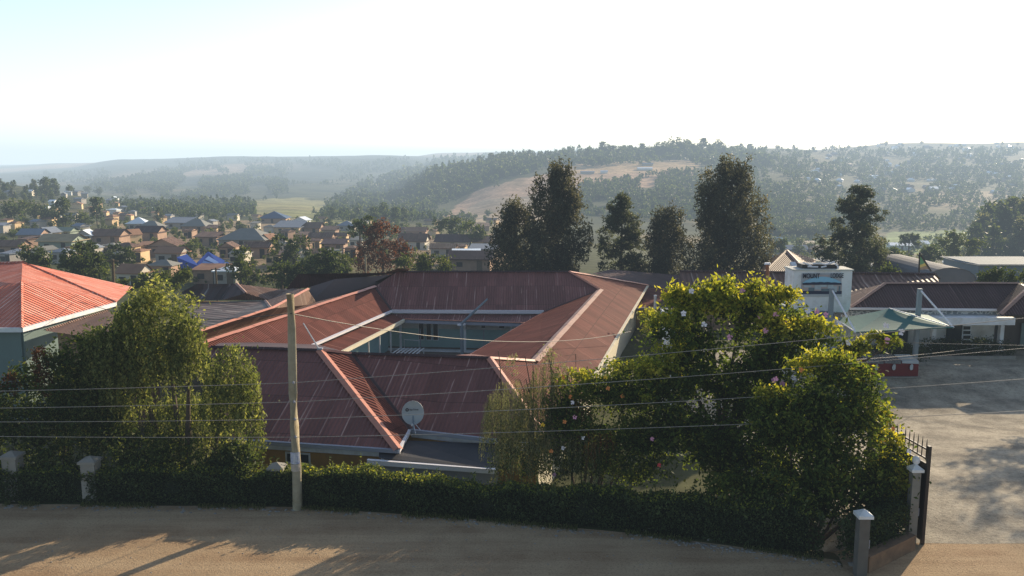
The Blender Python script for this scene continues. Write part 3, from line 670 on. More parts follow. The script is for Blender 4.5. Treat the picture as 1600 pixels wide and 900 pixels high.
# dark frame and pipes on top of the tower
tf = thing('rooftop_tank_frame', 'dark low frame draped with white pipes on top of the sign tower', 'frame', A(1280, 423, 52.6))
a = A(1252, 412.5, 52.4); b = A(1309, 422, 52.4); MB().box(a.x, 52.2, b.z+.09, b.x, 53.2, a.z).build('tank_box', m_steel, tf)
for pts in ([(1255, 410), (1262, 413), (1268, 415.5)], [(1262, 416.5), (1278, 417)], [(1270, 412), (1280, 411.5), (1290, 413), (1299, 411), (1304, 409)], [(1283, 417.5), (1291, 416)], [(1305, 412), (1309, 416), (1309.5, 423)]):
    MB().tube([A(x, y, 52.12) for x, y in pts], .055, 6).build('pipe', m_gutter, tf)
a = A(1276, 407.5, 52.2); MB().box(a.x, 52.15, a.z-.2, a.x+.26, 52.4, a.z).build('junction_box', m_cream, tf)
# teal shade canopy hung from two posts
sc_ = thing('shade_canopy', 'teal pyramid shade canopy hung from two grey posts beside the sign tower', 'canopy', A(1400, 575, 50))
ap, c1, c2, c3, c4 = A(1389, 482, 50.2), A(1303, 497, 51.6), A(1337, 519.5, 47.2), A(1490, 512, 48.2), A(1450, 492, 52.2)
mb = MB()
def tri_sheet(a, b, c, n=8, sag=.12):
    for i in range(n):
        for j in range(n-i):
            def pt(i, j):
                u, v = i/n, j/n; w_ = 1-u-v; p = a*w_+b*u+c*v; p.z -= sag*4*(w_*(1-w_))*.6; return p
            mb.face([pt(i, j), pt(i+1, j), pt(i, j+1)])
            if i+j < n-1: mb.face([pt(i+1, j), pt(i+1, j+1), pt(i, j+1)])
for a, b in ((c1, c2), (c2, c3), (c3, c4), (c4, c1)): tri_sheet(ap, a, b)
mb.build('canvas', m_canvas, sc_, True)
for a, b in ((c2, c3), (c1, c2), (ap, c3)): MB().tube([Vz(a, .02), Vz(b, .02)], .035, 6).build('edge_cord', m_gutter if (a is ap or a is c1) else m_canvas, sc_)
for pt_, tip, gpy in ((1437.5, c3, 575), (1300, c2, 570)):
    top = A(pt_, 451, 50.6); pb = Vector((top.x, 50.6, float(height(np.array([top.x]), np.array([50.6]))[0])-.05))
    MB().beam(pb, top, .24, .24, (0, 1, 0)).build('post', m_greysteel, sc_); MB().tube([Vz(top, -.06), tip], .055, 6).build('stay_pipe', m_gutter, sc_)
# low dark red counter under the canopy
YC = 49.0
cb = A(1398, 590, YC); gzc = float(height(np.array([cb.x]), np.array([YC]))[0])
rc = thing('red_counter', 'low dark red counter with pale sheets over it by the shade canopy', 'counter', (cb.x, YC, gzc))
x0, x1 = A(1352, 590, YC).x, A(1434, 590, YC).x
MB().box(x0, YC, gzc+.05, x1, YC+.8, gzc+.98).build('counter_body', m_redbox, rc)
for k in range(3):
    xa, xb = x0+(x1-x0)*k/3, x0+(x1-x0)*(k+1)/3-.05
    mb = MB(); zt = gzc+1.02
    mb.face([(xa, YC-.08, zt), (xb, YC-.08, zt), (xb-.1, YC+.9, zt+.18), (xa-.1, YC+.9, zt+.18)]); mb.face([(xa, YC-.08, zt), (xa, YC-.10, zt-.14), (xb, YC-.10, zt-.18), (xb, YC-.08, zt)])
    mb.build('top_sheet', m_cloth if k == 2 else m_greyr, rc)
    xm = xa+(xb-xa)*.62; MB().tube([(xm, YC-.03, gzc+.62), (xm+.02, YC-.06, gzc+.62)], [.2, .17], 10).build('white_mark', m_cloth, rc)
MB().box(x0-.1, YC-.2, gzc, x1+.1, YC+1, gzc+.05).build('base_slab', m_conc, rc)
# ------------------------------------------------------------------ outbuildings behind
ob = thing('rear_outbuilding', 'dark maroon roofed outbuilding behind the long guest house, orange wall below', 'building', (14, 74, -3))
roof([A(925, 427, 80), A(955, 421, 84), A(1062, 430, 84), A(1050, 452, 78), A(1000, 449, 78)], m_maroon_d, ob)
roof([A(1005, 449, 77.5), A(1044, 453, 77.5), A(1026, 481, 70), A(985, 480, 70)], m_maroon_e, ob, 'sunlit lower roof slope')
a, b = A(985, 482, 70.5), A(1060, 482, 70.5); MB().box(a.x, 70.6, -4, b.x, 70.8, a.z).build('wall', m_ochre, ob); MB().box(b.x-.2, 70.8, -4, b.x, 84, a.z).build('wall', m_soilwall, ob)
gutter(A(985, 481, 69.9), A(1044, 481, 69.9), m_gutgrey, ob)
wp = thing('white_pole', 'short white pole above the outbuilding roof edge', 'pole', A(1024, 480, 69)); MB().tube([A(1024, 482, 69), A(1024, 462, 69)], [.14, .12], 8).build('shaft', m_white, wp); MB().tube([A(1024, 462, 69), A(1024, 461, 69)], [.17, .1], 8).build('finial', m_white, wp)
rb = thing('rusty_roofed_block', 'long block with ribbed rusty iron roof behind the sign tower', 'building', (30, 68, -3))
roof([A(1062, 424, 68), A(1462, 428, 68), A(1476, 462, 64), A(1056, 474, 64)], roof_mat('ribbed_rust_iron', (.13, .075, .06), (.36, .27, .23), period=.42, amount=.35, dirt=(.07, .035, .03), sheet=.3), rb)
a, b = A(1060, 474, 64.4), A(1470, 474, 64.4); MB().box(a.x, 64.5, -3.5, b.x, 64.7, a.z-.1).build('wall', m_soilwall, rb)
roof([A(1062, 424, 68), A(1462, 428, 68), A(1470, 436, 76), A(1062, 436, 76)], m_rust, rb); cap(A(1062, 424, 68), A(1462, 428, 68), m_maroon_d, rb, .3)
rp = thing('rusty_vent_pipe', 'rusty vent pipe with white cap beside the tree top', 'pipe', A(1199, 470, 63)); MB().tube([A(1199, 472, 63), A(1199, 413, 63)], .14, 8).build('shaft', M('rust_pipe', (.3, .12, .06), .8, .3, 4), rp); MB().tube([A(1199, 413, 63), A(1199, 410.5, 63)], [.26, .22], 8).build('cowl', m_gutter, rp)
hb = thing('hip_roofed_house', 'brown hip roofed house with white ridge caps just left of the sign tower', 'house', A(1235, 425, 84))
ap = A(1229, 391, 88); e0, e1, e2, e3 = A(1188, 431, 81), A(1266, 431, 81), A(1296, 412, 93), A(1194, 409, 93)
roof([e0, e1, ap], m_brownr, hb); roof([e1, e2, ap], m_brownr, hb); roof([e2, e3, ap], m_brownr, hb); roof([e3, e0, ap], m_rust, hb)
cap(ap, e1, m_capw, hb, .45); cap(ap, e0, m_brownr, hb, .3); mb = MB(); wallstrip(mb, [e0+Vector((.4, .4, 0)), e1+Vector((-.4, .4, 0)), e2+Vector((-.4, -.4, 0))], -6, e0.z-.05); mb.build('wall', m_offw, hb)
MB().beam(A(1238, 411, 81.3), A(1246, 424, 80), .5, .3).build('chimney_cap', m_white, hb)
# flag
fg = thing('flag', 'green yellow and black flag hanging from a dark pole behind the lodge roof', 'flag', A(1436, 425, 74))
MB().tube([A(1436, 428, 74), A(1437, 394, 74)], .07, 6).build('flagpole', m_steel, fg)
def fl(pts, mat): MB().face([A(x, y, 73.95) for x, y in pts]).build('flag_cloth', mat, fg)
fl([(1437.5, 398), (1445.5, 411), (1437.5, 414)], M('flag_green', (.16, .36, .18), .7, .1)); fl([(1445.5, 411), (1448, 415), (1437.5, 418), (1437.5, 414)], M('flag_yellow', (.75, .58, .18), .7, .1))
fl([(1437.5, 418), (1448, 415), (1451, 420), (1437.5, 422)], M('flag_tan', (.40, .30, .2), .7, .1)); MB().beam(A(1438.5, 398, 73.93), A(1455, 424, 73.93), .14, .05, (0, 1, 0)).build('flag_edge', m_steel, fg)
# left: bright red roof house
rh = thing('red_roofed_house', 'house with bright red ribbed iron roof and weathered teal wall at the left', 'house', (-32, 50, -2))
pa, pb, pc, pd = A(35, 410, 54.5), A(181, 473, 52.6), A(34, 513, 44.0), A(-160, 418, 56)
roof([pa, pb, pc, A(33.5, 441, 49.3)], m_orange, rh, 'bright red roof slope in the sun')
roof([pd, pa, A(33.5, 441, 49.3), A(20, 443, 49.2), A(-160, 500, 47)], m_orange, rh)
roof([A(20, 443, 49.2), A(33.5, 441, 49.3), pc, A(-160, 512, 44.6), A(-160, 490, 46)], m_orange, rh, 'red roof slope of the porch')
roof([pa, pb, pb+Vector((-3, 9, -.3)), pd+Vector((0, 9, -1.5)), pd], m_orange, rh)
cap(pa, pb, m_orange, rh, .3); cap(pd, pa, m_orange, rh, .3); cap(A(33.5, 441, 49.3), pc, m_orange, rh, .2)
gutter(pc, pb, m_white, rh, .12, .22, .1); gutter(A(-160, 513, 44.2), pc, m_white, rh, .12, .22, .1)
mb = MB(); q = Vector((-.3, .45, 0)); wallstrip(mb, [A(-160, 513, 44.2)+q, pc+q, Vector(((pc+q).lerp(pb+q, .62)))], -2.2, pc.z-.25); mb.build('wall', m_tealwall, rh)
# brown lower roof beside it
bs = thing('brown_lean_shed', 'low brown iron roof shed tucked below the bright red roof', 'shed', A(140, 520, 44)); s0, s1, s2, s3 = A(70, 517, 44.5), A(168, 486, 50), A(245, 512, 45), A(180, 532, 41.5)
roof([s0, s1, s2, s3], m_brownr, bs); mb = MB(); wallstrip(mb, [s0+Vector((.5, .5, 0)), s3+Vector((0, .5, 0)), s2+Vector((-.3, .3, 0))], -2.1, s3.z-.1); mb.build('wall', m_soilwall, bs); cap(s0, s1, m_rust, bs, .2); cap(s3, s2, m_capw, bs, .2)
# rusty roofs behind the vine
rs = thing('patched_iron_house', 'old house with dark patched rusty iron roof between vine and guest house', 'house', (-20, 52, -2))
w0, w1, w2 = gz(305, 520, 2.4), gz(424, 482, 2.4), gz(481, 452, 2.4); w3, w4 = gz(290, 474, 1.0), gz(414, 469, 1.0)
roof([w0, w1, w4, w3], m_rust_g, rs); roof([w0, w1, w2, gz(496, 475, 1.0), gz(300, 541, 1.3)], m_rust, rs); roof([w4, w1, w2, gz(447, 450, 1.2)], m_rust, rs); cap(w0, w1, m_cap, rs, .3); cap(w1, w2, m_cap, rs, .3); cap(w1, w4, m_capw, rs, .25)
mb = MB(); wallstrip(mb, [w3+Vector((.3, -.3, 0)), w4+Vector((0, -.3, 0))], -3, .9); mb.build('wall', m_soilwall, rs)
rt = thing('rusty_hip_house', 'farther old house with rust streaked hip roof behind the patched one', 'house', (-28, 70, -3))
t0, t1, t2, t3, t4, t5, t6, t7 = gz(282, 457, 1.5), gz(308, 443.5, 2.2), gz(370, 443.5, 2.2), gz(384, 458, 1.7), gz(347, 469, 1.1), gz(298, 470, 1.0), gz(455, 454, 1.4), gz(420, 469, 1.1)
roof([t0, t1, t2, t3, t4, t5], m_rust_g, rt); roof([t2, t6, t7, t3], m_rust, rt); roof([t3, t7, t4], m_brownr, rt); cap(t2, t3, m_capw, rt, .3)
mb = MB(); wallstrip(mb, [t0+Vector((.3, .5, 0)), t5+Vector((.2, .5, 0)), t4+Vector((0, .5, 0)), t7], -5, .9); mb.build('wall', m_soilwall, rt)
gb = thing('grey_roofed_hall', 'hall with plain mauve grey roof behind the west wing', 'building', (-12, 78, -3))
roof([gz(482, 476, .9), gz(485, 448, 2.0), gz(524, 436, 2.6), gz(640, 427, 2.6), gz(586, 449, 1.7)], m_mauve, gb); mb = MB(); wallstrip(mb, [gz(482, 476, .9)+Vector((.3, .3, 0)), gz(586, 449, 1.7)+Vector((.3, .3, 0))], -4, .8); mb.build('wall', m_soilwall, gb)
mh = thing('maroon_roofed_store', 'store with dark maroon roof and pale patches behind the grey roofed hall', 'house', (-18, 82, -3))
roof([gz(447, 452, 1.4), gz(466, 428, 2.8), gz(625, 426, 3.0), gz(524, 438, 2.2), gz(484, 449, 1.6)], m_maroon_d, mh); mb = MB(); wallstrip(mb, [gz(450, 451, 1.4)+Vector((.3, .3, 0)), gz(484, 449, 1.6)+Vector((.3, .3, 0))], -5, 1.3); mb.build('wall', m_soilwall, mh)
roof([gz(598, 428, 3.05), gz(622, 419, 3.9), gz(640, 421, 3.9), gz(630, 428, 3.1)], m_rust, mh, 'small tiled roof piece')
# ------------------------------------------------------------------ near planting
def hz(x, y): return float(height(np.array([x]), np.array([y]))[0])
def blob(px, py, rx, ry, Y, rd=None):
    """ellipsoid of foliage given by its outline at depth Y: centre, radii (m)"""
    c = A(px, py, Y); k = (Y*CP+(EYE-c.z)*SP)/F
    return (np.array(c), np.array((rx*k, rd or min(rx, ry)*k*.9, ry*k)))
def crown_pts(blobs, n, clump=.35, per=28, shell=.55, top=0.0):
    """leaf centres grouped in clumps over the shells of ellipsoids"""
    vol = np.array([b[1][0]*b[1][2]+b[1][0]*b[1][1] for b in blobs]); vol = vol/vol.sum(); out = []; lc = []
    for (c, r), f_ in zip(blobs, vol):
        m = max(3, int(n*f_/per)); u = sphere_pts(m, shell)
        if top: u[:, 2] = np.where(RNG.random(m) < top, np.abs(u[:, 2]), u[:, 2])
        cc = c+u*r; sz = clump*RNG.uniform(.5, 1.5, (m, 1)); hole = fbm(cc[:, 0]*1.5+cc[:, 1]*.7, cc[:, 2]*1.7+cc[:, 1]) < -.34
        base = RNG.uniform(.1, .75, m)
        for i in range(m):
            if hole[i]: continue
            k = int(per*RNG.uniform(.5, 1.9)); d = RNG.normal(size=(k, 3))*sz[i]*.5; d[:, 2] *= .75
            out.append(cc[i]+d); lc.append(base[i]+RNG.normal(0, .16, k))
    return np.concatenate(out), np.concatenate(lc)
def strands(blobs, n, lmin, lmax, step=.07, jit=.035, up=.0):
    vol = np.array([b[1][0]*b[1][2] for b in blobs]); vol = vol/vol.sum(); out = []; lc = []
    for (c, r), f_ in zip(blobs, vol):
        m = int(n*f_)
        u = sphere_pts(m, .85); u[:, 2] = np.abs(u[:, 2])*(1 if not up else 1)
        for i in range(m):
            p = c+u[i]*r; L = RNG.uniform(lmin, lmax); k = int(L/step)
            z = np.linspace(0, L, k); dr = u[i, :2]*.12
            q = np.stack([p[0]+dr[0]*z+RNG.normal(0, jit, k), p[1]+dr[1]*z+RNG.normal(0, jit, k), p[2]-z], 1)
            b = RNG.uniform(.1, .9); out.append(q); lc.append(b+RNG.normal(0, .14, k))
    return np.concatenate(out), np.concatenate(lc)
def limb_tree(mbx, base, targets, r0, rng=random):
    base = Vector(base)
    for t in targets:
        t = Vector(t); mid = base.lerp(t, .5)+Vector((rng.uniform(-.2, .2), rng.uniform(-.2, .2), -.12*(t-base).length*.5))
        mbx.tube([base, mid, t], [r0, r0*.55, r0*.15], 6)
def flowers(parent, blobs, spec, size=.085):
    for (px, py, colr) in spec:
        p = None
        Y = min(b[0][1]-b[1][1] for b in blobs if True)
        best = min(blobs, key=lambda b: abs(proj_np(b[0][0], b[0][1], b[0][2])[0]-px)+abs(proj_np(b[0][0], b[0][1], b[0][2])[1]-py))
        p = A(px, py, best[0][1]-best[1][1]*1.03); mb = MB(); n = Vector((random.uniform(-.3, .3), -1, .35)).normalized()
        a = n.cross(Vector((0, 0, 1))).normalized(); b = a.cross(n)
        for k in range(5):
            t = 2*math.pi*k/5+random.random(); d = a*math.cos(t)+b*math.sin(t); s_ = a*-math.sin(t)+b*math.cos(t)
            mb.face([p, p+d*size*.6+s_*size*.4+n*size*.1, p+d*size+n*size*.25, p+d*size*.6-s_*size*.4+n*size*.1])
        mb.tube([p, p+n*size*.3], [size*.16, size*.1], 5)
        mb.build('blossom', m_flow[colr], parent)
# hedge: dense leaf skin round a dark core standing for the shade within, in the line of the road
def build_hedge():
    t = thing('hedge', 'long clipped green hedge along the dirt road, dark face and sunny top', 'hedge', (0, 27.5, 0))
    xs = np.arange(-34, 9.6, .02); ys = hedge_y(xs)
    hx = 1.13+.12*sstep(2, 6, xs)+.06*np.sin(xs*.9)+.07*np.sin(xs*2.3+1)+.05*np.sin(xs*5.1+2)
    hx = hx+.07*sstep(-9.5, -8, xs)*(1-sstep(-5, -2.5, xs))-.14*np.exp(-((xs-0)/1.6)**2)
    n = 62000; i = RNG.integers(0, len(xs), n); f_ = RNG.random(n); x, y, h = xs[i], ys[i], hx[i]
    side = f_ < .62
    dep = np.where(side, .12+np.abs(RNG.normal(0, .09, n)), RNG.uniform(.1, 1.15, n))
    bul = .10*np.sin(x*1.7)+.08*np.sin(x*3.9+2)
    z = np.where(side, RNG.uniform(.02, 1, n)*h, h+RNG.normal(-.03, .07, n))
    dep = dep-np.where(side, bul*np.sin(np.clip(z/h, 0, 1)*3.1), 0)+.25*np.where(side, np.clip(z/h-.85, 0, 1)*2, 0)
    C = np.stack([x, y+.12+dep, z], 1); z0 = -.0
    C[:, 2] += np.where(side, 0, -1.0*np.clip(dep-.8, 0, 1)*.5)
    k = 260; sx_ = RNG.uniform(-30, 9.4, k); sh_ = np.interp(sx_, xs, hx); sy_ = hedge_y(sx_)+.3+RNG.uniform(0, .8, k); L_ = RNG.uniform(.1, .5, k); m_ = 9
    tt = np.linspace(0, 1, m_)[None, :]; shoot = np.stack([(sx_[:, None]+RNG.normal(0, .12, (k, 1))*tt), sy_[:, None]+0*tt, (sh_-.05)[:, None]+L_[:, None]*tt], -1).reshape(-1, 3)+RNG.normal(0, .025, (k*m_, 3))
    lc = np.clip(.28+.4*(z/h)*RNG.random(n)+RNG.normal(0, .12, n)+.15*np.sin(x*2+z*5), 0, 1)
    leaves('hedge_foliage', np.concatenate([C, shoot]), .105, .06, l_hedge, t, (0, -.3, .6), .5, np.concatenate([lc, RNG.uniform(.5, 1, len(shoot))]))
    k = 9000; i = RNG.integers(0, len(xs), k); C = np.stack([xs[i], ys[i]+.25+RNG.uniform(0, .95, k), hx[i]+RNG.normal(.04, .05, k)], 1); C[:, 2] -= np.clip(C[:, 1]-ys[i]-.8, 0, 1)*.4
    leaves('sunny_top', C, .11, .06, l_tree, t, (0, 0, .3), .3, RNG.uniform(.45, 1, k))  # paler leaves carry the sunlight on the hedge top in their colour
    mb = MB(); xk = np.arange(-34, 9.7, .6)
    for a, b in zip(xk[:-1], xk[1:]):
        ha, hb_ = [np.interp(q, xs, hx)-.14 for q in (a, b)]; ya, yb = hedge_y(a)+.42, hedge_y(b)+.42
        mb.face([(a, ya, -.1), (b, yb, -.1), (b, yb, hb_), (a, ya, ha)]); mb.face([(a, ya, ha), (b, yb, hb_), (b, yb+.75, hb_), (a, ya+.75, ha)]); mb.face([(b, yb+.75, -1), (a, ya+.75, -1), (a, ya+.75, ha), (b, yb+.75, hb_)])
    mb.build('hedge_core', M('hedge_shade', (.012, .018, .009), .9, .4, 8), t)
build_hedge()
def pillar(px, py_top, py_base, wdt, label, col_mat, globe=True, lamp=False):
    b = gz(px, py_base, 0)+(Vector((0, 0, 0)) if lamp else Vector((0, .80, 0))); t = thing('gate_pillar' if lamp else 'hedge_pillar', label, 'pillar', b); zt = A(px, py_top, b.y).z
    MB().box(b.x-wdt/2, b.y-wdt/2, -.1, b.x+wdt/2, b.y+wdt/2, zt-.14).build('shaft', col_mat, t)
    c = MB(); w2 = wdt/2+.065; c.box(b.x-w2, b.y-w2, zt-.138, b.x+w2, b.y+w2, zt-.05); c.face([(b.x-w2, b.y-w2, zt-.049), (b.x+w2, b.y-w2, zt-.049), (b.x, b.y, zt+.1)]); c.face([(b.x+w2, b.y-w2, zt-.049), (b.x+w2, b.y+w2, zt-.049), (b.x, b.y, zt+.1)])
    c.face([(b.x+w2, b.y+w2, zt-.049), (b.x-w2, b.y+w2, zt-.049), (b.x, b.y, zt+.1)]); c.face([(b.x-w2, b.y+w2, zt-.049), (b.x-w2, b.y-w2, zt-.049), (b.x, b.y, zt+.1)])
    c.build('cap', m_white if lamp else m_conc, t)
    if lamp and not globe: MB().box(b.x+wdt/2, b.y-.09, .9, b.x+wdt/2+.05, b.y+.0, 1.15).build('wall_box', m_gutgrey, t)
    if lamp and globe:
        mb = MB(); mb.tube([(b.x, b.y, zt+.08), (b.x, b.y, zt+.15), (b.x, b.y, zt+.25), (b.x, b.y, zt+.32), (b.x, b.y, zt+.35)], [.06, .11, .125, .08, .02], 12); mb.build('lamp_globe', m_white, t, True)
        MB().box(b.x+wdt/2, b.y-.09, .9, b.x+wdt/2+.05, b.y+.0, 1.15).build('wall_box', m_gutgrey, t)
    return t
pillar(425, 726, 797, .46, 'concrete hedge pillar with a low pyramid cap next to the wooden pole', m_conc)
pillar(128, 716, 795, .50, 'pale shaded hedge pillar under the weeping vine', m_conc)
pillar(4, 708, 793, .50, 'shaded hedge pillar at the left edge of the photo', m_conc)
pillar(1343, 800, 900, .30, 'corner gate pillar with white cap standing by the road', M('dark_concrete', (.13, .12, .105), .9, .3, 4), globe=False, lamp=True)  # plain darker concrete tone for this shaft
pillar(1422, 729, 846, .26, 'pale gate pillar topped by a round white lamp against the black gate', m_conc, lamp=True)
# low earth wall between the two gate pillars, small hedge above it
pa, pb = gz(1350, 893, 0), gz(1422, 858, 0)
lw = thing('low_wall', 'low brown earth wall between the corner pillar and the gate lamp pillar', 'wall', pa)
MB().beam(Vz(pa, .2), Vz(pb, .2), .3, .55).build('wall_body', m_soilwall, lw); MB().beam(Vz(pa, .50), Vz(pb, .50), .34, .05).build('coping', m_soilwall, lw)
sh = thing('side_hedge', 'short dark hedge above the low earth wall beside the gate', 'hedge', pa)
n = 6000; t_ = RNG.random(n); X_ = pa.x+(pb.x-pa.x)*t_-RNG.uniform(0, .8, n)+.1; Y_ = pa.y+(pb.y-pa.y)*t_+RNG.uniform(0, .9, n)
C = np.stack([X_, Y_, RNG.uniform(.35, 1.45, n)], 1); leaves('hedge_foliage', C, .11, .065, l_hedge, sh, (0, 0, .5), .5, RNG.uniform(0, .6, n))
# black gate, open inwards
g0 = gz(1440, 850, 0); g1 = Vector((g0.x-.42, g0.y+3.4, hz(g0.x-.42, g0.y+3.4)))
gt = thing('steel_gate', 'tall black steel gate leaf standing open with spikes on top', 'gate', g0); zt = A(1446, 694, g0.y).z
MB().beam(Vector((g0.x, g0.y, (zt-.55)/2)), Vector((g1.x, g1.y, (zt-.55)/2)), .04, zt-.75).build('sheet_panel', m_steel, gt)
MB().beam((g0.x, g0.y-.03, -.05), (g0.x, g0.y-.03, zt-.05), .1, .1, (0, 1, 0)).build('hinge_post', m_steel, gt)
for z in (zt-.5, zt-.2): MB().beam((g0.x, g0.y, z), (g1.x, g1.y, z), .05, .05).build('rail', m_steel, gt)
for k in range(15):
    p = g0.lerp(g1, (k+.5)/15); MB().tube([(p.x, p.y, zt-.52), (p.x, p.y, zt-.02), (p.x, p.y, zt+.14)], [.018, .018, .003], 5).build('spike', m_steel, gt)
# rubble along the hedge foot and beside the road
def pebble_field(name, C, smin, smax, mat):
    V = []; Q = []; k = 0
    for c in C:
        s_ = random.uniform(smin, smax); a = np.array([(-1,-1,0),(1,-1,0),(1,1,0),(-1,1,0),(-.6,-.6,.8),(.6,-.7,.9),(.7,.6,.7),(-.6,.5,.85)])*s_*np.array([1, RNG.uniform(.6, 1), RNG.uniform(.4, .8)])
        a = a+RNG.normal(0, s_*.15, a.shape); t = random.random()*6.3; a = np.stack([a[:, 0]*math.cos(t)-a[:, 1]*math.sin(t), a[:, 0]*math.sin(t)+a[:, 1]*math.cos(t), a[:, 2]], 1)
        V.append(a+np.array(c)); Q += [[k+i for i in f] for f in ((0,1,5,4),(1,2,6,5),(2,3,7,6),(3,0,4,7),(4,5,6,7))]; k += 8
    return np_mesh(name, np.concatenate(V), np.array(Q), mat)
X_ = np.concatenate([RNG.uniform(-20, 9.8, 420), RNG.normal(7.4, 1.3, 160)]); X_ = np.clip(X_, -30, 9.9)
C = np.stack([X_, hedge_y(X_)-np.abs(RNG.normal(0, .22, len(X_)))+.02, np.zeros(len(X_))+.005], 1)
tag(pebble_field('rubble', C, .015, .06, m_conc), 'broken stones scattered along the foot of the hedge', 'rubble', kind='stuff')
X_ = RNG.uniform(-16, 12, 500); Y_ = RNG.uniform(20, 27, 500); k = Y_ < hedge_y(X_)
tag(pebble_field('gravel', np.stack([X_, Y_, np.zeros(500)+.008], 1)[k], .008, .028, m_conc), 'small loose stones on the dirt road', 'gravel', kind='stuff')
for px, py, s_, lb in ((1012, 829, .17, 'flat pale stone at the foot of the hedge'), (1110, 843, .11, 'round pale stone by the road edge below the big tree'), (1333, 882, .14, 'pale stone at the foot of the corner gate pillar')):
    p = gz(px, py, 0); t = thing('stone', lb, 'stone', p); o = pebble_field('stone_body', [(0, 0, 0)], s_, s_, m_conc); o.parent = t
# ragged grass at the hedge foot
n = 9000; X_ = RNG.uniform(-26, 9.8, n); cl = (fbm(X_*1.6, X_*.3) > -.1) | ((X_ > -1.2) & (X_ < 1.6)); X_ = X_[cl]; n = len(X_)
C = np.stack([X_, hedge_y(X_)+.12-np.abs(RNG.normal(0, .13, n)), RNG.uniform(.01, .13, n)], 1)
tag(leaves('grass', C, .16, .022, l_grass, None, (0, -.2, 1), 2.2), 'ragged grass along the foot of the hedge', 'grass', kind='stuff')
# weeping vine on the left
def near_plant(name, label, cat, base_px, base_py, z=0):
    b = gz(base_px, base_py, z); b.z = hz(b.x, b.y); return thing(name, label, cat, b)
vt = thing('weeping_vine_tree', 'weeping tree smothered in trailing vines, sunlit on its right side', 'tree', (-12, 31, -2))
vb = [blob(262, 540, 54, 62, 31), blob(205, 560, 56, 66, 31.2), blob(178, 600, 50, 84, 31), blob(295, 550, 30, 56, 30.6), blob(362, 590, 40, 54, 30.1), blob(384, 650, 20, 84, 30), blob(345, 640, 30, 60, 30.8), blob(125, 615, 46, 60, 30.9), blob(165, 552, 38, 46, 31), blob(150, 660, 60, 80, 31), blob(290, 670, 60, 60, 31.8), blob(215, 500, 34, 36, 31)]
C, lc = strands(vb, 2300, .3, 2.1, .075, .045); leaves('trailing_foliage', C, .15, .07, l_vine, vt, (0, 0, -1), 1.2, lc)
C, lc = crown_pts(vb, 12000, .42, 26, .5); leaves('crown', C, .14, .075, l_vine, vt, (0, 0, -.3), .5, lc*.7)
C, lc = crown_pts([blob(252, 468, 36, 22, 31), blob(246, 450, 20, 14, 31), blob(288, 492, 26, 30, 30.8), blob(205, 488, 26, 20, 31), blob(225, 466, 20, 16, 31)], 1700, .4, 16, .2); leaves('top_sprays', C, .17, .075, l_vine, vt, (0, 0, .4), .8, np.clip(lc+.25, 0, 1))
mb = MB(); limb_tree(mb, (-12.4, 31, -1.9), [vb[0][0], vb[1][0], vb[3][0], vb[6][0]], .22); mb.tube([(-12.4, 31, -2.2), (-12.4, 31, -.5)], [.3, .22]); mb.build('trunk', m_bark, vt)
ls_ = thing('left_shrubbery', 'dark mixed shrubs with reddish seed heads left of the weeping vine', 'shrub', (-18, 31, -2))
ls_.name = 'mixed_shrub'
sb = [blob(95, 610, 70, 60, 30.5), blob(40, 640, 60, 60, 30.5), blob(20, 700, 60, 70, 30), blob(110, 680, 70, 60, 30), blob(-60, 660, 60, 90, 30.5), blob(128, 555, 36, 36, 31), blob(300, 715, 110, 34, 29.2), blob(200, 720, 90, 40, 29.4)]
C, lc = crown_pts(sb, 19000, .45, 28, .6); leaves('crown', C, .15, .085, l_shrub, ls_, (0, 0, .3), .5, lc)
C, lc = crown_pts([blob(62, 565, 12, 26, 30.2), blob(15, 600, 14, 18, 30.2), blob(68, 600, 12, 22, 30)], 1300, .16, 16, .1); leaves('seed_head', C, .13, .05, l_brown, ls_, (0, 0, .8), 1., lc)
mb = MB(); limb_tree(mb, (-17.5, 31, -1.9), [b[0] for b in sb[:6]], .14); mb.tube([(-17.5, 31, -2.2), (-17.5, 31, -1.5)], [.2, .15]); mb.build('trunk', m_bark, ls_)
bx_ = thing('leafy_bush', 'small leafy bush catching the sun at the foot of the vine beside the concrete pillar', 'bush', A(380, 745, 29)); bb = [blob(375, 722, 34, 30, 29), blob(345, 728, 30, 22, 29)]
C, lc = crown_pts(bb, 2600, .3, 22, .3); leaves('crown', C, .13, .075, l_hedge, bx_, (0, 0, .5), .5, lc+.1)
# grey-brown weeping creeper in the middle
wc = thing('weeping_creeper', 'grey green weeping creeper with dry trailing stems in front of the roof', 'shrub', (0, 29, -1))
wb = [blob(800, 640, 40, 50, 29.3), blob(775, 655, 22, 48, 29.2), blob(835, 650, 34, 58, 29.2), blob(850, 600, 22, 40, 29.3), blob(905, 690, 36, 40, 29), blob(870, 690, 40, 36, 29), blob(815, 700, 44, 40, 29.4)]
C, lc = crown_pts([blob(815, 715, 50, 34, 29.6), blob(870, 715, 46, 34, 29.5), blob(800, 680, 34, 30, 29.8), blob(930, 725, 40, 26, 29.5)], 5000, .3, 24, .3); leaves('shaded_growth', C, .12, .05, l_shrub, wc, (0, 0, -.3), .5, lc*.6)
C, lc = strands(wb, 1150, .5, 1.9, .05, .02); leaves('trailing_foliage', C, .10, .022, l_dry, wc, (0, 0, -1), 2.2, lc*.8)
C, lc = crown_pts([blob(855, 560, 14, 26, 29.2), blob(870, 585, 24, 20, 29.2), blob(805, 570, 14, 18, 29.2)], 700, .25, 16, .2); leaves('crown', C, .11, .04, l_dry, wc, (0, 0, -.4), .8, np.clip(lc+.2, 0, 1))
mb = MB()
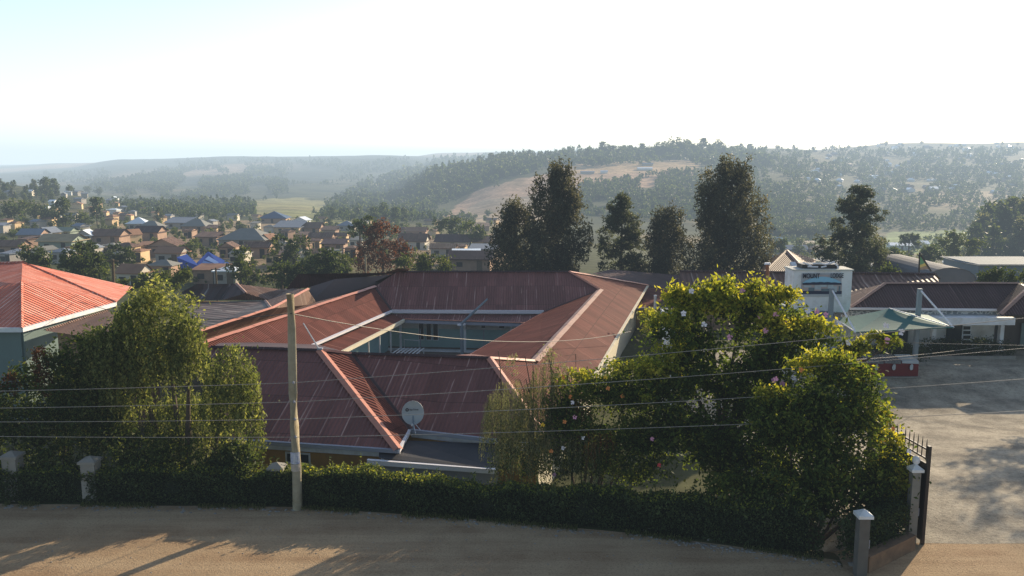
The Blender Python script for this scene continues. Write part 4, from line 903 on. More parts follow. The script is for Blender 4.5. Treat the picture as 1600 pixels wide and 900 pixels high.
for k in range(14):
    x, y = random.uniform(780, 900), random.uniform(545, 610); b = A(x, 700, 29.4); t = A(x+random.uniform(-25, 15), y, 29.2); mb.tube([b, b.lerp(t, .6)+Vector((.1, 0, .15)), t, t+Vector((random.uniform(-.4, .4), -.1, random.uniform(-.35, .05)))], [.03, .022, .014, .006], 5)
mb.build('stems', m_bark, wc)
# flowering climber
fc = thing('flowering_climber', 'flowering climber with orange and pink blossoms over dark leaves', 'shrub', (2.5, 29, -1))
fb = [blob(880, 640, 34, 50, 29.4), blob(925, 620, 46, 40, 29.5), blob(985, 600, 50, 44, 29.6), blob(960, 660, 60, 60, 29.4), blob(1015, 650, 46, 60, 29.6), blob(905, 710, 46, 40, 29.2), blob(985, 715, 60, 44, 29.2)]
fb += [blob(945, 640, 60, 50, 29.1), blob(890, 665, 40, 40, 29)]
C, lc = crown_pts(fb, 24000, .38, 26, .3); leaves('crown', C, .13, .07, l_tree, fc, (0, -.1, .4), .5, lc*.85)
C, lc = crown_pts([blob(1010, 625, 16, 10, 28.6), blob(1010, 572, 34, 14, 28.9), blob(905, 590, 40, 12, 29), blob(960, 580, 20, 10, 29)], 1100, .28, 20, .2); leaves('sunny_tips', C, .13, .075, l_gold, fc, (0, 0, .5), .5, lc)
C, lc = strands([blob(905, 640, 20, 20, 28.7), blob(930, 690, 34, 30, 28.7)], 130, .3, 1.0, .05, .02); leaves('dry_stalks', C, .1, .025, l_brown, fc, (0, 0, -1), 2, lc)
flowers(fc, fb, [(848, 664, 'yellow'), (898, 652, 'pink'), (882, 659, 'orange'), (972, 619, 'orange'), (891, 620, 'orange'), (894, 629, 'white'), (1019, 686, 'pink'), (1030, 727, 'red'), (880, 700, 'white'), (861, 705, 'orange'), (880, 590, 'orange'), (950, 607, 'orange'), (911, 684, 'white'), (946, 590, 'yellow'), (866, 742, 'pink')])
mb = MB(); limb_tree(mb, (2.6, 29.8, -1.8), [b[0] for b in fb], .09); mb.build('trunk', m_bark, fc)
# the big flowering tree
bt = thing('large_garden_tree', 'large spreading garden tree with sunlit golden leaf tips and pink blossoms before the lodge', 'tree', (8, 30.5, -1.6))
tb_ = [blob(1110, 500, 70, 50, 30.5), blob(1060, 530, 50, 44, 30.2), blob(1160, 470, 55, 34, 30.8), blob(1200, 520, 66, 44, 30.6), blob(1250, 530, 60, 36, 30.4), blob(1130, 580, 110, 60, 30), blob(1060, 620, 60, 70, 29.6), blob(1160, 670, 100, 70, 29.4), blob(1080, 700, 80, 60, 29.2), blob(1200, 600, 90, 60, 30), blob(1160, 730, 90, 36, 29)]
C, lc = crown_pts(tb_, 30000, .46, 30, .62); leaves('crown', C, .19, .10, l_tree, bt, (0, -.1, .4), .5, lc*.8)
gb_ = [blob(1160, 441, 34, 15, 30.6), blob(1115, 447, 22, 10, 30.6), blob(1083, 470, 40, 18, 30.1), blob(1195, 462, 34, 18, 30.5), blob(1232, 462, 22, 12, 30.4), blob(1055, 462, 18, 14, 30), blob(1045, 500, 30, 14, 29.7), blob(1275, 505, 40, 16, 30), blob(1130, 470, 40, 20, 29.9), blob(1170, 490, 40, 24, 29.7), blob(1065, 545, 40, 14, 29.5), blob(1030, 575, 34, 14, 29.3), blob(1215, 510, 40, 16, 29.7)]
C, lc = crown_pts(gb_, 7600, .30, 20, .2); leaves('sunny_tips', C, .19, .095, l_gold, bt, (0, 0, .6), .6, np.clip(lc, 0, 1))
spg = [blob(1368, 528, 26, 12, 30), blob(1392, 536, 20, 9, 30), blob(1345, 545, 16, 8, 30), blob(1330, 535, 18, 14, 30)]
for b_ in spg:
    C, lc = crown_pts([b_], 150, .2, 12, .1); leaves('overhanging_sprig', C, .24, .11, l_tree, bt, (0, 0, .2), .4, np.clip(lc+.35, 0, 1))
mb = MB(); mb.tube([(8.2, 30.6, -1.9), (8.1, 30.5, .2), (7.9, 30.4, 1.8)], [.3, .22, .16]); limb_tree(mb, (7.9, 30.4, 1.6), [b[0] for b in tb_]+[spg[0][0], spg[1][0]], .13); mb.build('trunk', m_bark, bt)
flowers(bt, tb_, [(1196, 517, 'pink'), (1187, 494, 'pink'), (1212, 492, 'pink'), (1150, 470, 'white'), (1290, 492, 'pink'), (1276, 487, 'pink'), (1230, 505, 'pink'), (1100, 507, 'white'), (1068, 490, 'white'), (1160, 455, 'pink'), (1310, 505, 'white'), (1209, 594, 'pink'), (1222, 600, 'pink'), (1240, 590, 'white'), (1140, 527, 'pink'), (1080, 455, 'white'), (1262, 486, 'white')], .12)
flowers(bt, spg, [(1384, 509, 'white'), (1408, 519, 'white'), (1386, 532, 'pink'), (1325, 535, 'white')], .14)
# the right bush at the gate
gb2 = thing('gate_bush', 'tall round bush by the gate, its right edge glowing yellow green', 'bush', (10, 26, -.6))
rb_ = [blob(1285, 640, 86, 82, 26.4), blob(1260, 700, 90, 90, 26.2), blob(1328, 700, 70, 88, 26.2), blob(1325, 622, 50, 56, 26.6), blob(1230, 640, 56, 60, 26.6), blob(1320, 770, 70, 44, 25.8), blob(1230, 770, 70, 50, 25.9), blob(1380, 740, 40, 60, 26), blob(1150, 780, 70, 40, 26.2)]
C, lc = crown_pts(rb_, 30000, .42, 30, .62); leaves('crown', C, .15, .085, l_tree, gb2, (0, -.1, .4), .5, lc*.9)
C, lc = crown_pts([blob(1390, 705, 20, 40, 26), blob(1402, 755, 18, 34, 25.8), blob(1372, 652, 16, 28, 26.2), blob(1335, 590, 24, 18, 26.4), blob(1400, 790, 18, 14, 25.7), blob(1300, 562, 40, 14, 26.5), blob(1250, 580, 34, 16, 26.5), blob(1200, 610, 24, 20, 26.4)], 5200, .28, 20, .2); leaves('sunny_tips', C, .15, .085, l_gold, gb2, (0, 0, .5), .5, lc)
flowers(gb2, rb_, [(1252, 578, 'orange'), (1212, 592, 'pink'), (1395, 670, 'orange'), (1380, 690, 'yellow'), (1226, 846, 'red'), (1420, 705, 'white'), (1330, 640, 'pink')], .09)
mb = MB(); limb_tree(mb, (10, 26.4, -.9), [b[0] for b in rb_], .1); mb.build('trunk', m_bark, gb2)
# small palm by the east wall and white garden pillar
yp = thing('yellow_shrub', 'yellow green shrub against the orange wall at the east corner', 'shrub', A(1015, 520, 56)); C, lc = crown_pts([blob(1012, 492, 14, 10, 56), blob(1015, 505, 12, 16, 56)], 420, .4, 16, .2); leaves('crown', C, .34, .12, l_gold, yp, (0, 0, -.3), .6, lc)
p = A(1046, 500, 44); gp = thing('garden_pillar', 'white capped garden pillar half hidden by the large tree', 'pillar', (p.x, 44, -2)); MB().box(p.x-.3, 43.7, -2, p.x+.3, 44.3, p.z+.3).build('shaft', m_white, gp); MB().box(p.x-.42, 43.6, p.z+.302, p.x+.42, 44.4, p.z+.55).build('cap', m_white, gp)
# planters before the lodge
for px0, px1, py, Y, lb in ((1330, 1434, 553, 51.5, 'dark low bushes under the shade canopy'), (1455, 1573, 560, 53.2, 'dark clipped bush in a kerbed bed before the verandah')):
    a, b = A(px0, py, Y), A(px1, py, Y); zg = hz((a.x+b.x)/2, Y); t = thing('planter_bush', lb, 'bush', ((a.x+b.x)/2, Y, zg))
    bl_ = [(np.array((a.x+(b.x-a.x)*k/5, Y+.6, zg+.55)), np.array((.75, .7, .6))) for k in range(6)]
    C, lc = crown_pts(bl_, 5000, .3, 26, .5); leaves('crown', C, .13, .075, l_hedge, t, (0, 0, .4), .4, lc*.4)
    MB().box(a.x-.4, Y-.35, zg-.1, b.x+.4, Y-.2, zg+.22).build('kerb', m_conc, t)
# ------------------------------------------------------------------ pole and wires
pb_ = gz(465, 796, 0); ptop = A(453, 459, pb_.y-.05)
up = thing('wooden_pole', 'weathered wooden electricity pole with a torn poster standing in front of the hedge', 'pole', pb_)
k = [pb_+Vector((0, 0, -.3))]+[pb_.lerp(ptop, t)+Vector((.02*math.sin(t*9), 0, 0)) for t in (.0, .2, .4, .55, .7, .85, 1)]
MB().tube(k, [.175, .17, .16, .155, .15, .145, .135, .13], 12).build('shaft', m_wood, up, True)
def poster(z0, z1, mat):
    mb = MB(); c = pb_.lerp(ptop, (z0+z1)/2/ptop.z)
    for j in range(6):
        a0, a1 = math.radians(200+j*23), math.radians(200+(j+1)*23); r = .176
        mb.face([(c.x+math.cos(a0)*r, c.y+math.sin(a0)*r, z0), (c.x+math.cos(a1)*r, c.y+math.sin(a1)*r, z0), (c.x+math.cos(a1)*r, c.y+math.sin(a1)*r, z1), (c.x+math.cos(a0)*r, c.y+math.sin(a0)*r, z1)])
    mb.build('poster', mat, up)
poster(1.72, 2.14, M('torn_poster', (.45, .46, .50), .8, .5, 14, dirt=(.18, .22, .42))); poster(1.45, 1.70, M('old_paper', (.42, .36, .30), .8, .4, 10))
def wire(name, label, ends, sag=.25, r=.0095, mat=None):
    t = thing(name, label, 'wire', ends[0]); pts = []
    for a, b in zip(ends[:-1], ends[1:]):
        for i in range(17):
            s_ = i/16
            if pts and i == 0: continue
            q = a.lerp(b, s_); q.z -= sag*4*s_*(1-s_)*((b-a).length/22)**2; pts.append(q)
    MB().tube(pts, r, 6).build('cable', mat or m_wire, t)
pp = lambda py: A(462-(683-py)*.04, py, pb_.y-.17)
lab = ['topmost of the four road wires passing the wooden pole', 'second road wire from the top on the wooden pole', 'third road wire from the top on the wooden pole', 'lowest of the four road wires passing the wooden pole']
for yl, ym, yr, lb in ((610, 598, 488, lab[0]), (636, 628, 536, lab[1]), (657, 655, 585, lab[2]), (679, 683, 636, lab[3])):
    e0, e2 = A(-60, yl, 27.2), A(1680, yr-(ym-yr)*.02-5, 25.6)
    for i_, e_ in ((0, e0), (1, e2)): pass
    wire('power_line', lb, [e0+(e0-pp(ym))*.5, pp(ym), e2+(e2-pp(ym))*.3], .10)
    q = pp(ym); MB().tube([q+Vector((0, .04, -.05)), q+Vector((0, .0, .0)), q+Vector((0, -.02, .05))], [.025, .045, .025], 8).build('insulator', m_gutgrey, up)
wire('service_cable', 'dark service cable from the pole top to the east eave of the guest house', [pp(490), A(985, 518, 52.5)], .45, .016, m_cable)
wire('service_cable', 'dark service cable from the pole top towards the red roofed house', [pp(490), A(250, 500, 38), A(120, 470, 50)], .2, .014, m_cable)
wire('service_cable', 'thin cable running from the gate side to the lodge verandah', [A(1330, 562, 38), A(1540, 541, 54.3)], .1, .014, m_wire)
wire('service_cable', 'pale cable in front of the lodge columns', [A(1345, 533, 50.4), A(1700, 541, 46)], .15, .012, m_wire)
for px, py0, py1, Y, r, lb in ((178, 405, 470, 75, .17, 'thin dark wooden pole behind the bright red roof'), (573, 398, 434, 88, .12, 'pale pole behind the mauve grey roof'), (339, 418, 446, 86, .12, 'thin dark pole behind the rusty hip house')):
    b = A(px, py1, Y); b.z = hz(b.x, Y); t = thing('wooden_pole', lb, 'pole', b); MB().tube([b, A(px-2, py0, Y)], [r, r*.75], 8).build('shaft', m_darkwood if px != 573 else m_wood, t)
    q = A(px-2, py0+3, Y); MB().beam(q-Vector((.5, 0, 0)), q+Vector((.5, 0, 0)), .09, .09).build('crossarm', m_darkwood, t)
# ------------------------------------------------------------------ tree kinds beyond the roofs
def tall_tree(name, label, cat, px, py_base, py_top, wpx, Y, mat, style='cypress', n=9000, group=None, leaf=.40):
    b = A(px, py_base, Y); b.z = hz(b.x, Y); top = A(px, py_top, Y).z; H_ = top-b.z; R_ = wpx*(Y*CP+5)/F/2
    t = thing(name, label, cat, b, group); n = int(n*2.4); m = n//22; rg = np.random.default_rng(int(px*7+py_top))
    h = rg.uniform(.05, .965, m)**.9
    if style == 'cypress': prof = np.sqrt(np.clip(1-h**2.1, 0, 1))*np.where(h < .1, .8+2*h, 1)
    elif style == 'ragged': prof = (1.0-.42*h)*np.where(h > .85, np.sqrt(np.clip(1-((h-.85)/.16)**2, 0, 1)), 1)
    elif style == 'cone': prof = (1-h)*.95+.06
    else: prof = np.where(h < .26, .25+2.8*h, np.clip(1-h, 0, 1)**.72*1.2)
    ang = rg.uniform(0, 2*math.pi, m)
    K = {'cypress': 96, 'ragged': 72, 'cone': 50, 'pine': 64}[style]; R_ *= 1.1
    ph = np.clip((np.arange(K)+rg.uniform(0, 1, K))/K, .05, .97)**.9; pa_ = rg.uniform(0, 2*math.pi, K)
    if style == 'cypress': pf = np.sqrt(np.clip(1-ph**2.1, 0, 1))
    elif style == 'ragged': pf = (1.0-.48*ph)*np.where(ph > .85, np.sqrt(np.clip(1-((ph-.85)/.16)**2, 0, 1)), 1)
    else: pf = np.where(ph < .26, .3+2.6*ph, np.clip(1-ph, 0, 1)**.72*1.2)
    pr_ = R_*pf*rg.uniform(.15, .92, K)**.6*rg.uniform(.8, 1.12, K)
    wd_ = R_*rg.uniform(.20, .36, K)*(1 if style != 'pine' else .95)*(.55+.6*pf); vd_ = wd_*({'cypress': 1.6, 'ragged': 1.7, 'cone': 1, 'pine': .7}[style])*rg.uniform(.8, 1.3, K)
    pc = np.stack([b.x+np.cos(pa_)*pr_, b.y+np.sin(pa_)*pr_, b.z+ph*H_-vd_*.3], 1); pc[:, 2] = np.minimum(pc[:, 2], top-vd_*.75)
    out = []; lc = []; tone = rg.uniform(-.16, .2, K); wgt = wd_*vd_; wgt = wgt/wgt.sum(); cc = pc; rr = pr_; m = K
    for i in range(K):
        q = max(3, int(n*wgt[i]/14)); u = sphere_pts(q, .25, rg)
        c_ = pc[i]+u*np.array([wd_[i], wd_[i], vd_[i]])*rg.uniform(.7, 1.18, (q, 1))
        d = rg.normal(size=(q, 14, 3))*np.array([.2, .2, .3 if style != 'pine' else .13])
        out.append((c_[:, None]+d).reshape(-1, 3))
        lit = .30+tone[i]+.16*u[:, 2]+.12*u[:, 0]-.22*(np.abs(np.linalg.norm(u, axis=1)) < .55)  # sunlit top and right side, shaded inside, set in leaf tone
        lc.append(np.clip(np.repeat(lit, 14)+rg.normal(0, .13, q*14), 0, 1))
    C = np.concatenate(out)
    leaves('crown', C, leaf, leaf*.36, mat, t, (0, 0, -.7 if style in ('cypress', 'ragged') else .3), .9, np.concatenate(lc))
    mb = MB(); mb.tube([(b.x, b.y, b.z-.3), (b.x, b.y, b.z+H_*.5), (b.x, b.y, b.z+H_*.93)], [max(.16, H_*.018), H_*.011, .04], 8)
    for i in range(0, m, max(1, m//26)): mb.tube([(b.x, b.y, max(b.z+.5, cc[i][2]-abs(rr[i])*.35)), tuple(cc[i])], [.09, .025], 5)
    mb.build('trunk', m_bark, t); return t
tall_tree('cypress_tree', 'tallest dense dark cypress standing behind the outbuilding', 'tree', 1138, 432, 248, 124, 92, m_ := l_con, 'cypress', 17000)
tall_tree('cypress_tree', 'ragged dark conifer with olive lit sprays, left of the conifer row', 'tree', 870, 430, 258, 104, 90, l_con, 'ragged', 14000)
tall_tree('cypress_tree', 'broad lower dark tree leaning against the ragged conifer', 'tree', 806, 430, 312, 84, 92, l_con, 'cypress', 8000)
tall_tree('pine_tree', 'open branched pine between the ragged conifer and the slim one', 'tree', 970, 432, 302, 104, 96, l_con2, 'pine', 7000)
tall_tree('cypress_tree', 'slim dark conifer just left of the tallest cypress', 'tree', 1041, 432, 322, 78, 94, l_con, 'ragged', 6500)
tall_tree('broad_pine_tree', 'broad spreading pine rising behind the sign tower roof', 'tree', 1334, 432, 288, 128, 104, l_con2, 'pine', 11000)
def round_tree(name, label, cat, blobs, base, mat, n, leaf, parent_lc=0.0, cl=.5):
    b = Vector(base); b.z = hz(b.x, b.y); t = thing(name, label, cat, b)
    C, lc = crown_pts(blobs, n, cl, 24, .5); leaves('crown', C, leaf, leaf*.5, mat, t, (0, 0, .3), .4, np.clip(lc+parent_lc, 0, 1))
    mb = MB(); mb.tube([(b.x, b.y, b.z-.3), (b.x, b.y, max(b.z+.5, blobs[0][0][2]-blobs[0][1][2]*.3))], [.22, .14], 7); limb_tree(mb, (b.x, b.y, b.z+.5), [q[0] for q in blobs], .12); mb.build('trunk', m_bark, t); return t
def rt(name, label, spec, Y, mat, n=2600, leaf=.4, lc=0.0, cl=.6):
    bl_ = [blob(*q, Y+random.uniform(-1, 1)) for q in spec]; c = bl_[0][0]
    return round_tree(name, label, 'tree', bl_, (c[0], c[1], 0), mat, n, leaf, lc, cl)
rt('rusty_tree', 'rust brown leaved tree rising behind the mauve roof', [(598, 385, 38, 34), (580, 405, 30, 30), (615, 410, 30, 26), (600, 362, 28, 18), (632, 400, 16, 22)], 118, l_brown, 5200, .42)
rt('bright_bush', 'yellow green bush at the foot of the rust brown tree', [(632, 412, 14, 12)], 112, l_far2, 500, .4)
rt('dark_tree', 'dark tree behind the rust brown tree, left side', [(562, 358, 18, 14), (575, 350, 16, 12)], 150, l_far, 1300, .5)
rt('town_pine', 'big dark green pine right behind the bright red roof', [(128, 405, 30, 26), (118, 420, 26, 24), (148, 420, 22, 24), (135, 388, 18, 12), (150, 440, 22, 18)], 96, l_far, 4200, .4)
rt('dark_bush', 'dark bush left of the big green pine near the red roof', [(48, 400, 22, 16), (62, 408, 20, 14)], 105, l_far, 1400, .42)
rt('dark_bush', 'dark bushes by the brown gabled house', [(188, 396, 24, 14), (205, 400, 18, 14), (172, 404, 16, 12)], 125, l_far, 1700, .45)
rt('round_tree', 'round dark tree in front of the tan house with blue cloth', [(443, 390, 22, 22), (438, 402, 18, 16), (470, 388, 15, 22)], 130, l_far, 2600, .45)
rt('garden_tree', 'olive green tree beside the blue sheeted roof', [(375, 420, 18, 18), (378, 400, 10, 18), (388, 430, 18, 14)], 112, l_far2, 1700, .42, -.2)
rt('wild_bushes', 'thick bushes behind the rusty hip house', [(440, 430, 34, 20), (475, 428, 36, 20), (500, 418, 30, 18), (430, 442, 26, 12), (515, 405, 26, 16)], 100, l_far, 4200, .42, .05)
rt('pale_tree', 'pale green feathery tree in the bush line', [(530, 412, 22, 16), (520, 425, 20, 14)], 108, l_far2, 1600, .42, -.1)
rt('hedge_tree', 'yellow tinted bush row in front of the rusty red roof', [(672, 410, 26, 13), (690, 415, 16, 10), (655, 418, 14, 10)], 110, l_far2, 1800, .4, -.1)
rt('round_tree', 'round bright edged tree beside the far cream house', [(735, 362, 20, 15), (748, 366, 12, 13)], 220, l_far2, 1500, .7, -.15, .9)
rt('round_tree', 'dark round tree above the far cream house', [(718, 355, 18, 14), (690, 350, 16, 12), (702, 346, 14, 9)], 240, l_far, 1600, .7, 0, .9)
rt('vine_bush', 'bushy green growth below the tiled cream house', [(205, 445, 22, 12), (235, 440, 20, 14), (262, 438, 22, 16), (285, 430, 16, 10)], 84, l_far2, 2600, .36, -.1)
rt('umbrella_tree', 'flat topped dark tree before the pale field on the right', [(1421, 372, 16, 8), (1414, 376, 10, 6), (1430, 377, 9, 6)], 260, l_far, 1200, .7, 0, .7)
rt('pale_tree', 'large pale green tree before the right hand field', [(1487, 375, 20, 14), (1480, 390, 24, 16), (1505, 390, 20, 14), (1495, 365, 14, 8), (1525, 385, 16, 12)], 210, l_far2, 3400, .65, -.05, .9)
rt('round_tree', 'dark round tree left of the large pale green tree', [(1453, 393, 12, 12), (1448, 402, 12, 8), (1462, 400, 10, 9)], 180, l_far, 1300, .55, 0, .8)
rt('bush_row', 'rust tinted bush row behind the lodge ridge on the right', [(1545, 434, 16, 10), (1560, 430, 14, 9), (1585, 434, 18, 9), (1605, 436, 14, 9)], 82, l_far2, 1900, .34, -.25)
rt('dark_bush', 'rounded dark bush above the rusty roof left of the flag', [(1390, 423, 10, 5)], 88, l_far, 420, .36)
rt('round_tree', 'dark tree among the pale roofs right of the tallest cypress', [(1221, 380, 7, 7), (1219, 388, 8, 6)], 230, l_far, 800, .7, 0, .8)
rt('lit_tree', 'pale green tree clumps right of the broad pine', [(1395, 398, 10, 12), (1408, 404, 12, 8), (1382, 404, 9, 9), (1418, 408, 9, 6)], 170, l_far2, 1900, .55, -.1, .8)
ot = [(np.array((36.4, 51.0, 7.6)), np.array((2.6, 2.6, 2.4))), (np.array((37.6, 51.5, 6.6)), np.array((2.2, 2.2, 2.0))), (np.array((36.8, 50.6, 9.2)), np.array((1.7, 1.7, 1.6)))]
round_tree('garden_tree', 'garden tree beside the right end of the lodge, casting its shadow on the drive', 'tree', ot, (36.8, 51, 0), l_tree, 5200, .26)
# ------------------------------------------------------------------ the town: every house stands on the slope where the photo shows it
def hmat(nm, c, d=None): return M(nm, c, .85, .2, .8, dirt=d)
HW = {'brick': hmat('brown_brick', (.36, .235, .165), (.22, .15, .11)), 'tan': hmat('tan_plaster', (.58, .42, .24)), 'grey': hmat('grey_plaster', (.36, .33, .29)), 'cream': hmat('pale_plaster', (.56, .51, .42)), 'green': hmat('green_plaster', (.26, .31, .25)), 'white': hmat('white_plaster', (.62, .62, .60))}
HR = {'brown': m_brownr, 'rust': m_rust, 'tile': hmat('clay_tiles', (.29, .16, .10), (.18, .09, .06)), 'grey': hmat('dull_grey_sheet', (.20, .20, .185)), 'bluegrey': hmat('blue_grey_sheet', (.20, .23, .28)), 'white': M('shiny_white_sheet', (.78, .82, .86), .25, .08, .5, spec=.5),
      'blue': m_blue, 'maroon': m_maroon_d, 'navy': M('navy_sheet', (.045, .085, .16), .6, .15, .5), 'green': hmat('green_sheet', (.22, .26, .20)), 'thatch': hmat('tan_roof', (.34, .27, .16), (.2, .16, .1))}
def house(px, py, wpx, hpx, wall, rf, kind, label, rz=0.0, depth=.8, name='house', rh=.5, cat='house', detail=True, group=None, p0=None, prefix=''):
    p = p0 or hit(px, py); Y = p.y; k = Y*1.0/F; wd = wpx*k; hh = max(2.0, hpx*k*(1-rh)); rhh = hpx*k*rh; d = max(3.5, wd*depth)
    rz_ = rz
    def L(x, y, z): return Vector((p.x+x*math.cos(rz_)-y*math.sin(rz_), p.y+d/2+x*math.sin(rz_)+y*math.cos(rz_), p.z+z))
    w2, d2, o = wd/2, d/2, min(.5, wd*.06)
    mw, mr = HW[wall], HR[rf]
    W_ = MB(); R_ = MB()
    cs = [(-w2+o, -d2+o), (w2-o, -d2+o), (w2-o, d2-o), (-w2+o, d2-o)]
    for i in range(4):
        (x0, y0), (x1, y1) = cs[i], cs[(i+1) % 4]; W_.face([L(x0, y0, -1.5), L(x1, y1, -1.5), L(x1, y1, hh), L(x0, y0, hh)])
    e = [L(-w2, -d2, hh), L(w2, -d2, hh), L(w2, d2, hh), L(-w2, d2, hh)]
    if kind == 'hip':
        r = min(w2, d2)*.9; a, b = (L(-w2+r, 0, hh+rhh), L(w2-r, 0, hh+rhh))
        R_.face([e[0], e[1], b, a]); R_.face([e[1], e[2], b]); R_.face([e[2], e[3], a, b]); R_.face([e[3], e[0], a])
    elif kind == 'pyr':
        a = L(0, 0, hh+rhh)
        for i in range(4): R_.face([e[i], e[(i+1) % 4], a])
    elif kind == 'gable':
        a, b = L(-w2, 0, hh+rhh), L(w2, 0, hh+rhh); R_.face([e[0], e[1], b, a]); R_.face([e[2], e[3], a, b])
        W_.face([L(-w2+o, -d2+o, hh), L(-w2+o, d2-o, hh), L(-w2+o, 0, hh+rhh*.9)]); W_.face([L(w2-o, -d2+o, hh), L(w2-o, d2-o, hh), L(w2-o, 0, hh+rhh*.9)])
    elif kind == 'front':     # gable end towards the viewer
        a, b = L(0, -d2, hh+rhh), L(0, d2, hh+rhh); R_.face([e[0], a, b, e[3]]); R_.face([a, e[1], e[2], b])
        W_.face([L(-w2+o, -d2+o, hh), L(w2-o, -d2+o, hh), L(0, -d2+o, hh+rhh*.92)])
    else:                     # mono pitch falling to the viewer
        R_.face([e[0], e[1], L(w2, d2, hh+rhh), L(-w2, d2, hh+rhh)]); W_.face([L(-w2+o, d2-o, hh), L(w2-o, d2-o, hh), L(w2-o, d2-o, hh+rhh*.95), L(-w2+o, d2-o, hh+rhh*.95)])
    for i in range(4): R_.beam(e[i], e[(i+1) % 4], .12, .16)
    if not detail:
        W_.v, off = W_.v+R_.v, len(W_.v); W_.f += [tuple(i+off for i in f) for f in R_.f]; W_.mi += [1]*len(R_.f)
        return tag(W_.build(name, [mw, mr]), label, cat, group)
    t = thing(name, label, cat, p, group); W_.build('wall', mw, t); R_.build('roof', mr, t)
    n = max(2, int(wd/3.2)); rg = random.Random(int(px*3+py))
    for i in range(n):
        x = -w2+o+(wd-2*o)*(i+.5)/n
        if i == n//2: MB().beam(L(x-.45, -d2+o-.03, min(1.0, hh*.45)), L(x+.45, -d2+o-.03, min(1.0, hh*.45)), .06, min(2.0, hh*.85)).build('door', m_dark if rg.random() < .6 else m_darkwood, t)
        else: MB().beam(L(x-.5, -d2+o-.03, hh*.55), L(x+.5, -d2+o-.03, hh*.55), .06, min(1.1, hh*.4)).build('window', m_dark, t)
    return t
TOWN = [
 (12,402,44,17,'brick','brown','gable','brown roofed house at the left edge above the red roof',.1),
 (86,393,62,20,'green','thatch','gable','long house with mossy tan roof and pale green wall',.05),
 (45,381,40,17,'brick','bluegrey','gable','blue grey roofed house left of the tan walled one',.15),
 (70,377,32,16,'tan','bluegrey','front','tan walled house with blue grey gable',.3),
 (97,375,32,12,'green','green','gable','small green walled house with flat green roof',0),
 (130,382,28,17,'grey','white','front','house with shiny white gable roof',.25),
 (165,383,50,20,'brick','brown','gable','brown gabled house beside the sunlit tan wall',.1),
 (203,381,18,17,'tan','tile','front','narrow sunlit tan house end',.5),
 (228,376,44,18,'brick','maroon','gable','low maroon brown house row',.05),
 (212,360,34,19,'grey','white','pyr','white pyramid roofed house, brightest in the town',.4),
 (232,366,36,17,'brick','grey','hip','grey green hip roofed house beside the white pyramid roof',.1),
 (276,358,40,14,'grey','bluegrey','mono','blue grey sheet roof house left of the brick one',.05),
 (302,364,42,20,'brick','grey','hip','brick house with grey hip roof near the tan mound',.1),
 (378,389,80,31,'grey','grey','hip','large grey hip roofed house, widest in the town',.04),
 (417,389,26,18,'tan','tile','front','tan house end right of the large grey house',.3),
 (322,384,40,12,'brick','brown','mono','low brown shed left of the large grey house',0),
 (254,402,54,24,'brick','brown','front','dark brown gabled house with a wide front',.15),
 (263,414,46,17,'grey','tile','gable','grey walled house with clay tiled roof',.05),
 (250,436,42,15,'brick','grey','hip','grey brown hip roofed hut below the tiled house',.1),
 (354,403,26,14,'brick','brown','front','small brown gabled hut above the blue roof',.2),
 (400,404,46,16,'brick','rust','gable','cluttered rusty house below the large grey one',.1),
 (203,450,46,26,'cream','tile','gable','cream house with clay tiles and two dark round vents',.12),
 (326,444,56,11,'brick','tile','mono','flat brown house in front of the blue roof',.1),
 (350,446,38,12,'grey','white','hip','small bright white roof behind the rusty hip house',.3),
 (424,349,46,20,'brick','navy','pyr','house with a dark blue pyramid roof by the valley field',.3),
 (449,365,46,16,'tan','bluegrey','mono','tan house with pale blue grey flat roof',.05),
 (482,366,40,16,'brick','brown','gable','brown house right of the pale flat roof',.1),
 (540,361,30,14,'grey','bluegrey','pyr','grey pyramid roofed house behind the rust brown tree',.2),
 (500,384,40,14,'brick','rust','gable','rusty house below the pyramid roofed one',.1),
 (520,396,40,12,'brick','maroon','mono','low maroon roof house left of the rust brown tree',.1),
 (645,390,48,22,'cream','brown','gable','brown roofed house with cream base wall',.05),
 (650,371,34,12,'brick','tile','gable','clay tiled house above the cream based one',.1),
 (708,390,58,20,'cream','maroon','gable','cream walled house with maroon roof and dark doorway',.0),
 (692,403,42,13,'grey','rust','gable','striped rusty roof house with grey wall',.08),
 (752,390,32,14,'tan','maroon','mono','tan house with a white gutter line beside the conifers',.05),
 (755,404,44,11,'grey','bluegrey','mono','grey walled low house beside the conifers',.0),
 (735,424,72,22,'brick','maroon','gable','rusty maroon roof house just behind the back ridge',.06),
 (728,414,46,9,'white','white','mono','bright white sheet roof just behind the back ridge',-.15),
 (600,349,30,10,'brick','brown','gable','small brown house beyond the rust brown tree',.1),
 (470,352,24,10,'white','white','front','small white roof by the navy pyramid roof',.2),
 (1213,383,26,9,'white','white','gable','pale roofed house right of the tallest cypress',.1),
 (1245,398,40,11,'grey','bluegrey','gable','blue grey roofed house behind the brown hip roof',.2),
 (1284,398,36,11,'grey','maroon','hip','dark roofed house left of the broad pine',.1),
 (1215,402,36,10,'grey','bluegrey','front','blue roof with white glint right of the tallest cypress',.2),
 (1262,388,26,8,'brick','brown','gable','small brown roof in the valley right of the cypress',.1),
 (1412,391,36,7,'white','white','gable','long white roof in the valley right of the broad pine',.05),
 (1438,388,34,8,'white','white','gable','white roof at the edge of the pale valley field',.1),
 (1492,424,26,13,'tan','white','front','white gabled house behind the grey barrel roof',.4),
]
for t in TOWN:
    px, py, w_, h_, wl_, rf_, kd, lb = t[:8]; house(px, py, w_, h_*.84, wl_, rf_, kd, lb, (-t[8]-.08 if wl_ in ('tan', 'cream', 'white') else t[8]*.5-.1), rh=.62)
rg = random.Random(77); boxes = [(t[0], t[1], t[2], t[3]) for t in TOWN]+[(318, 428, 90, 36)]; made = 0; tries = 0
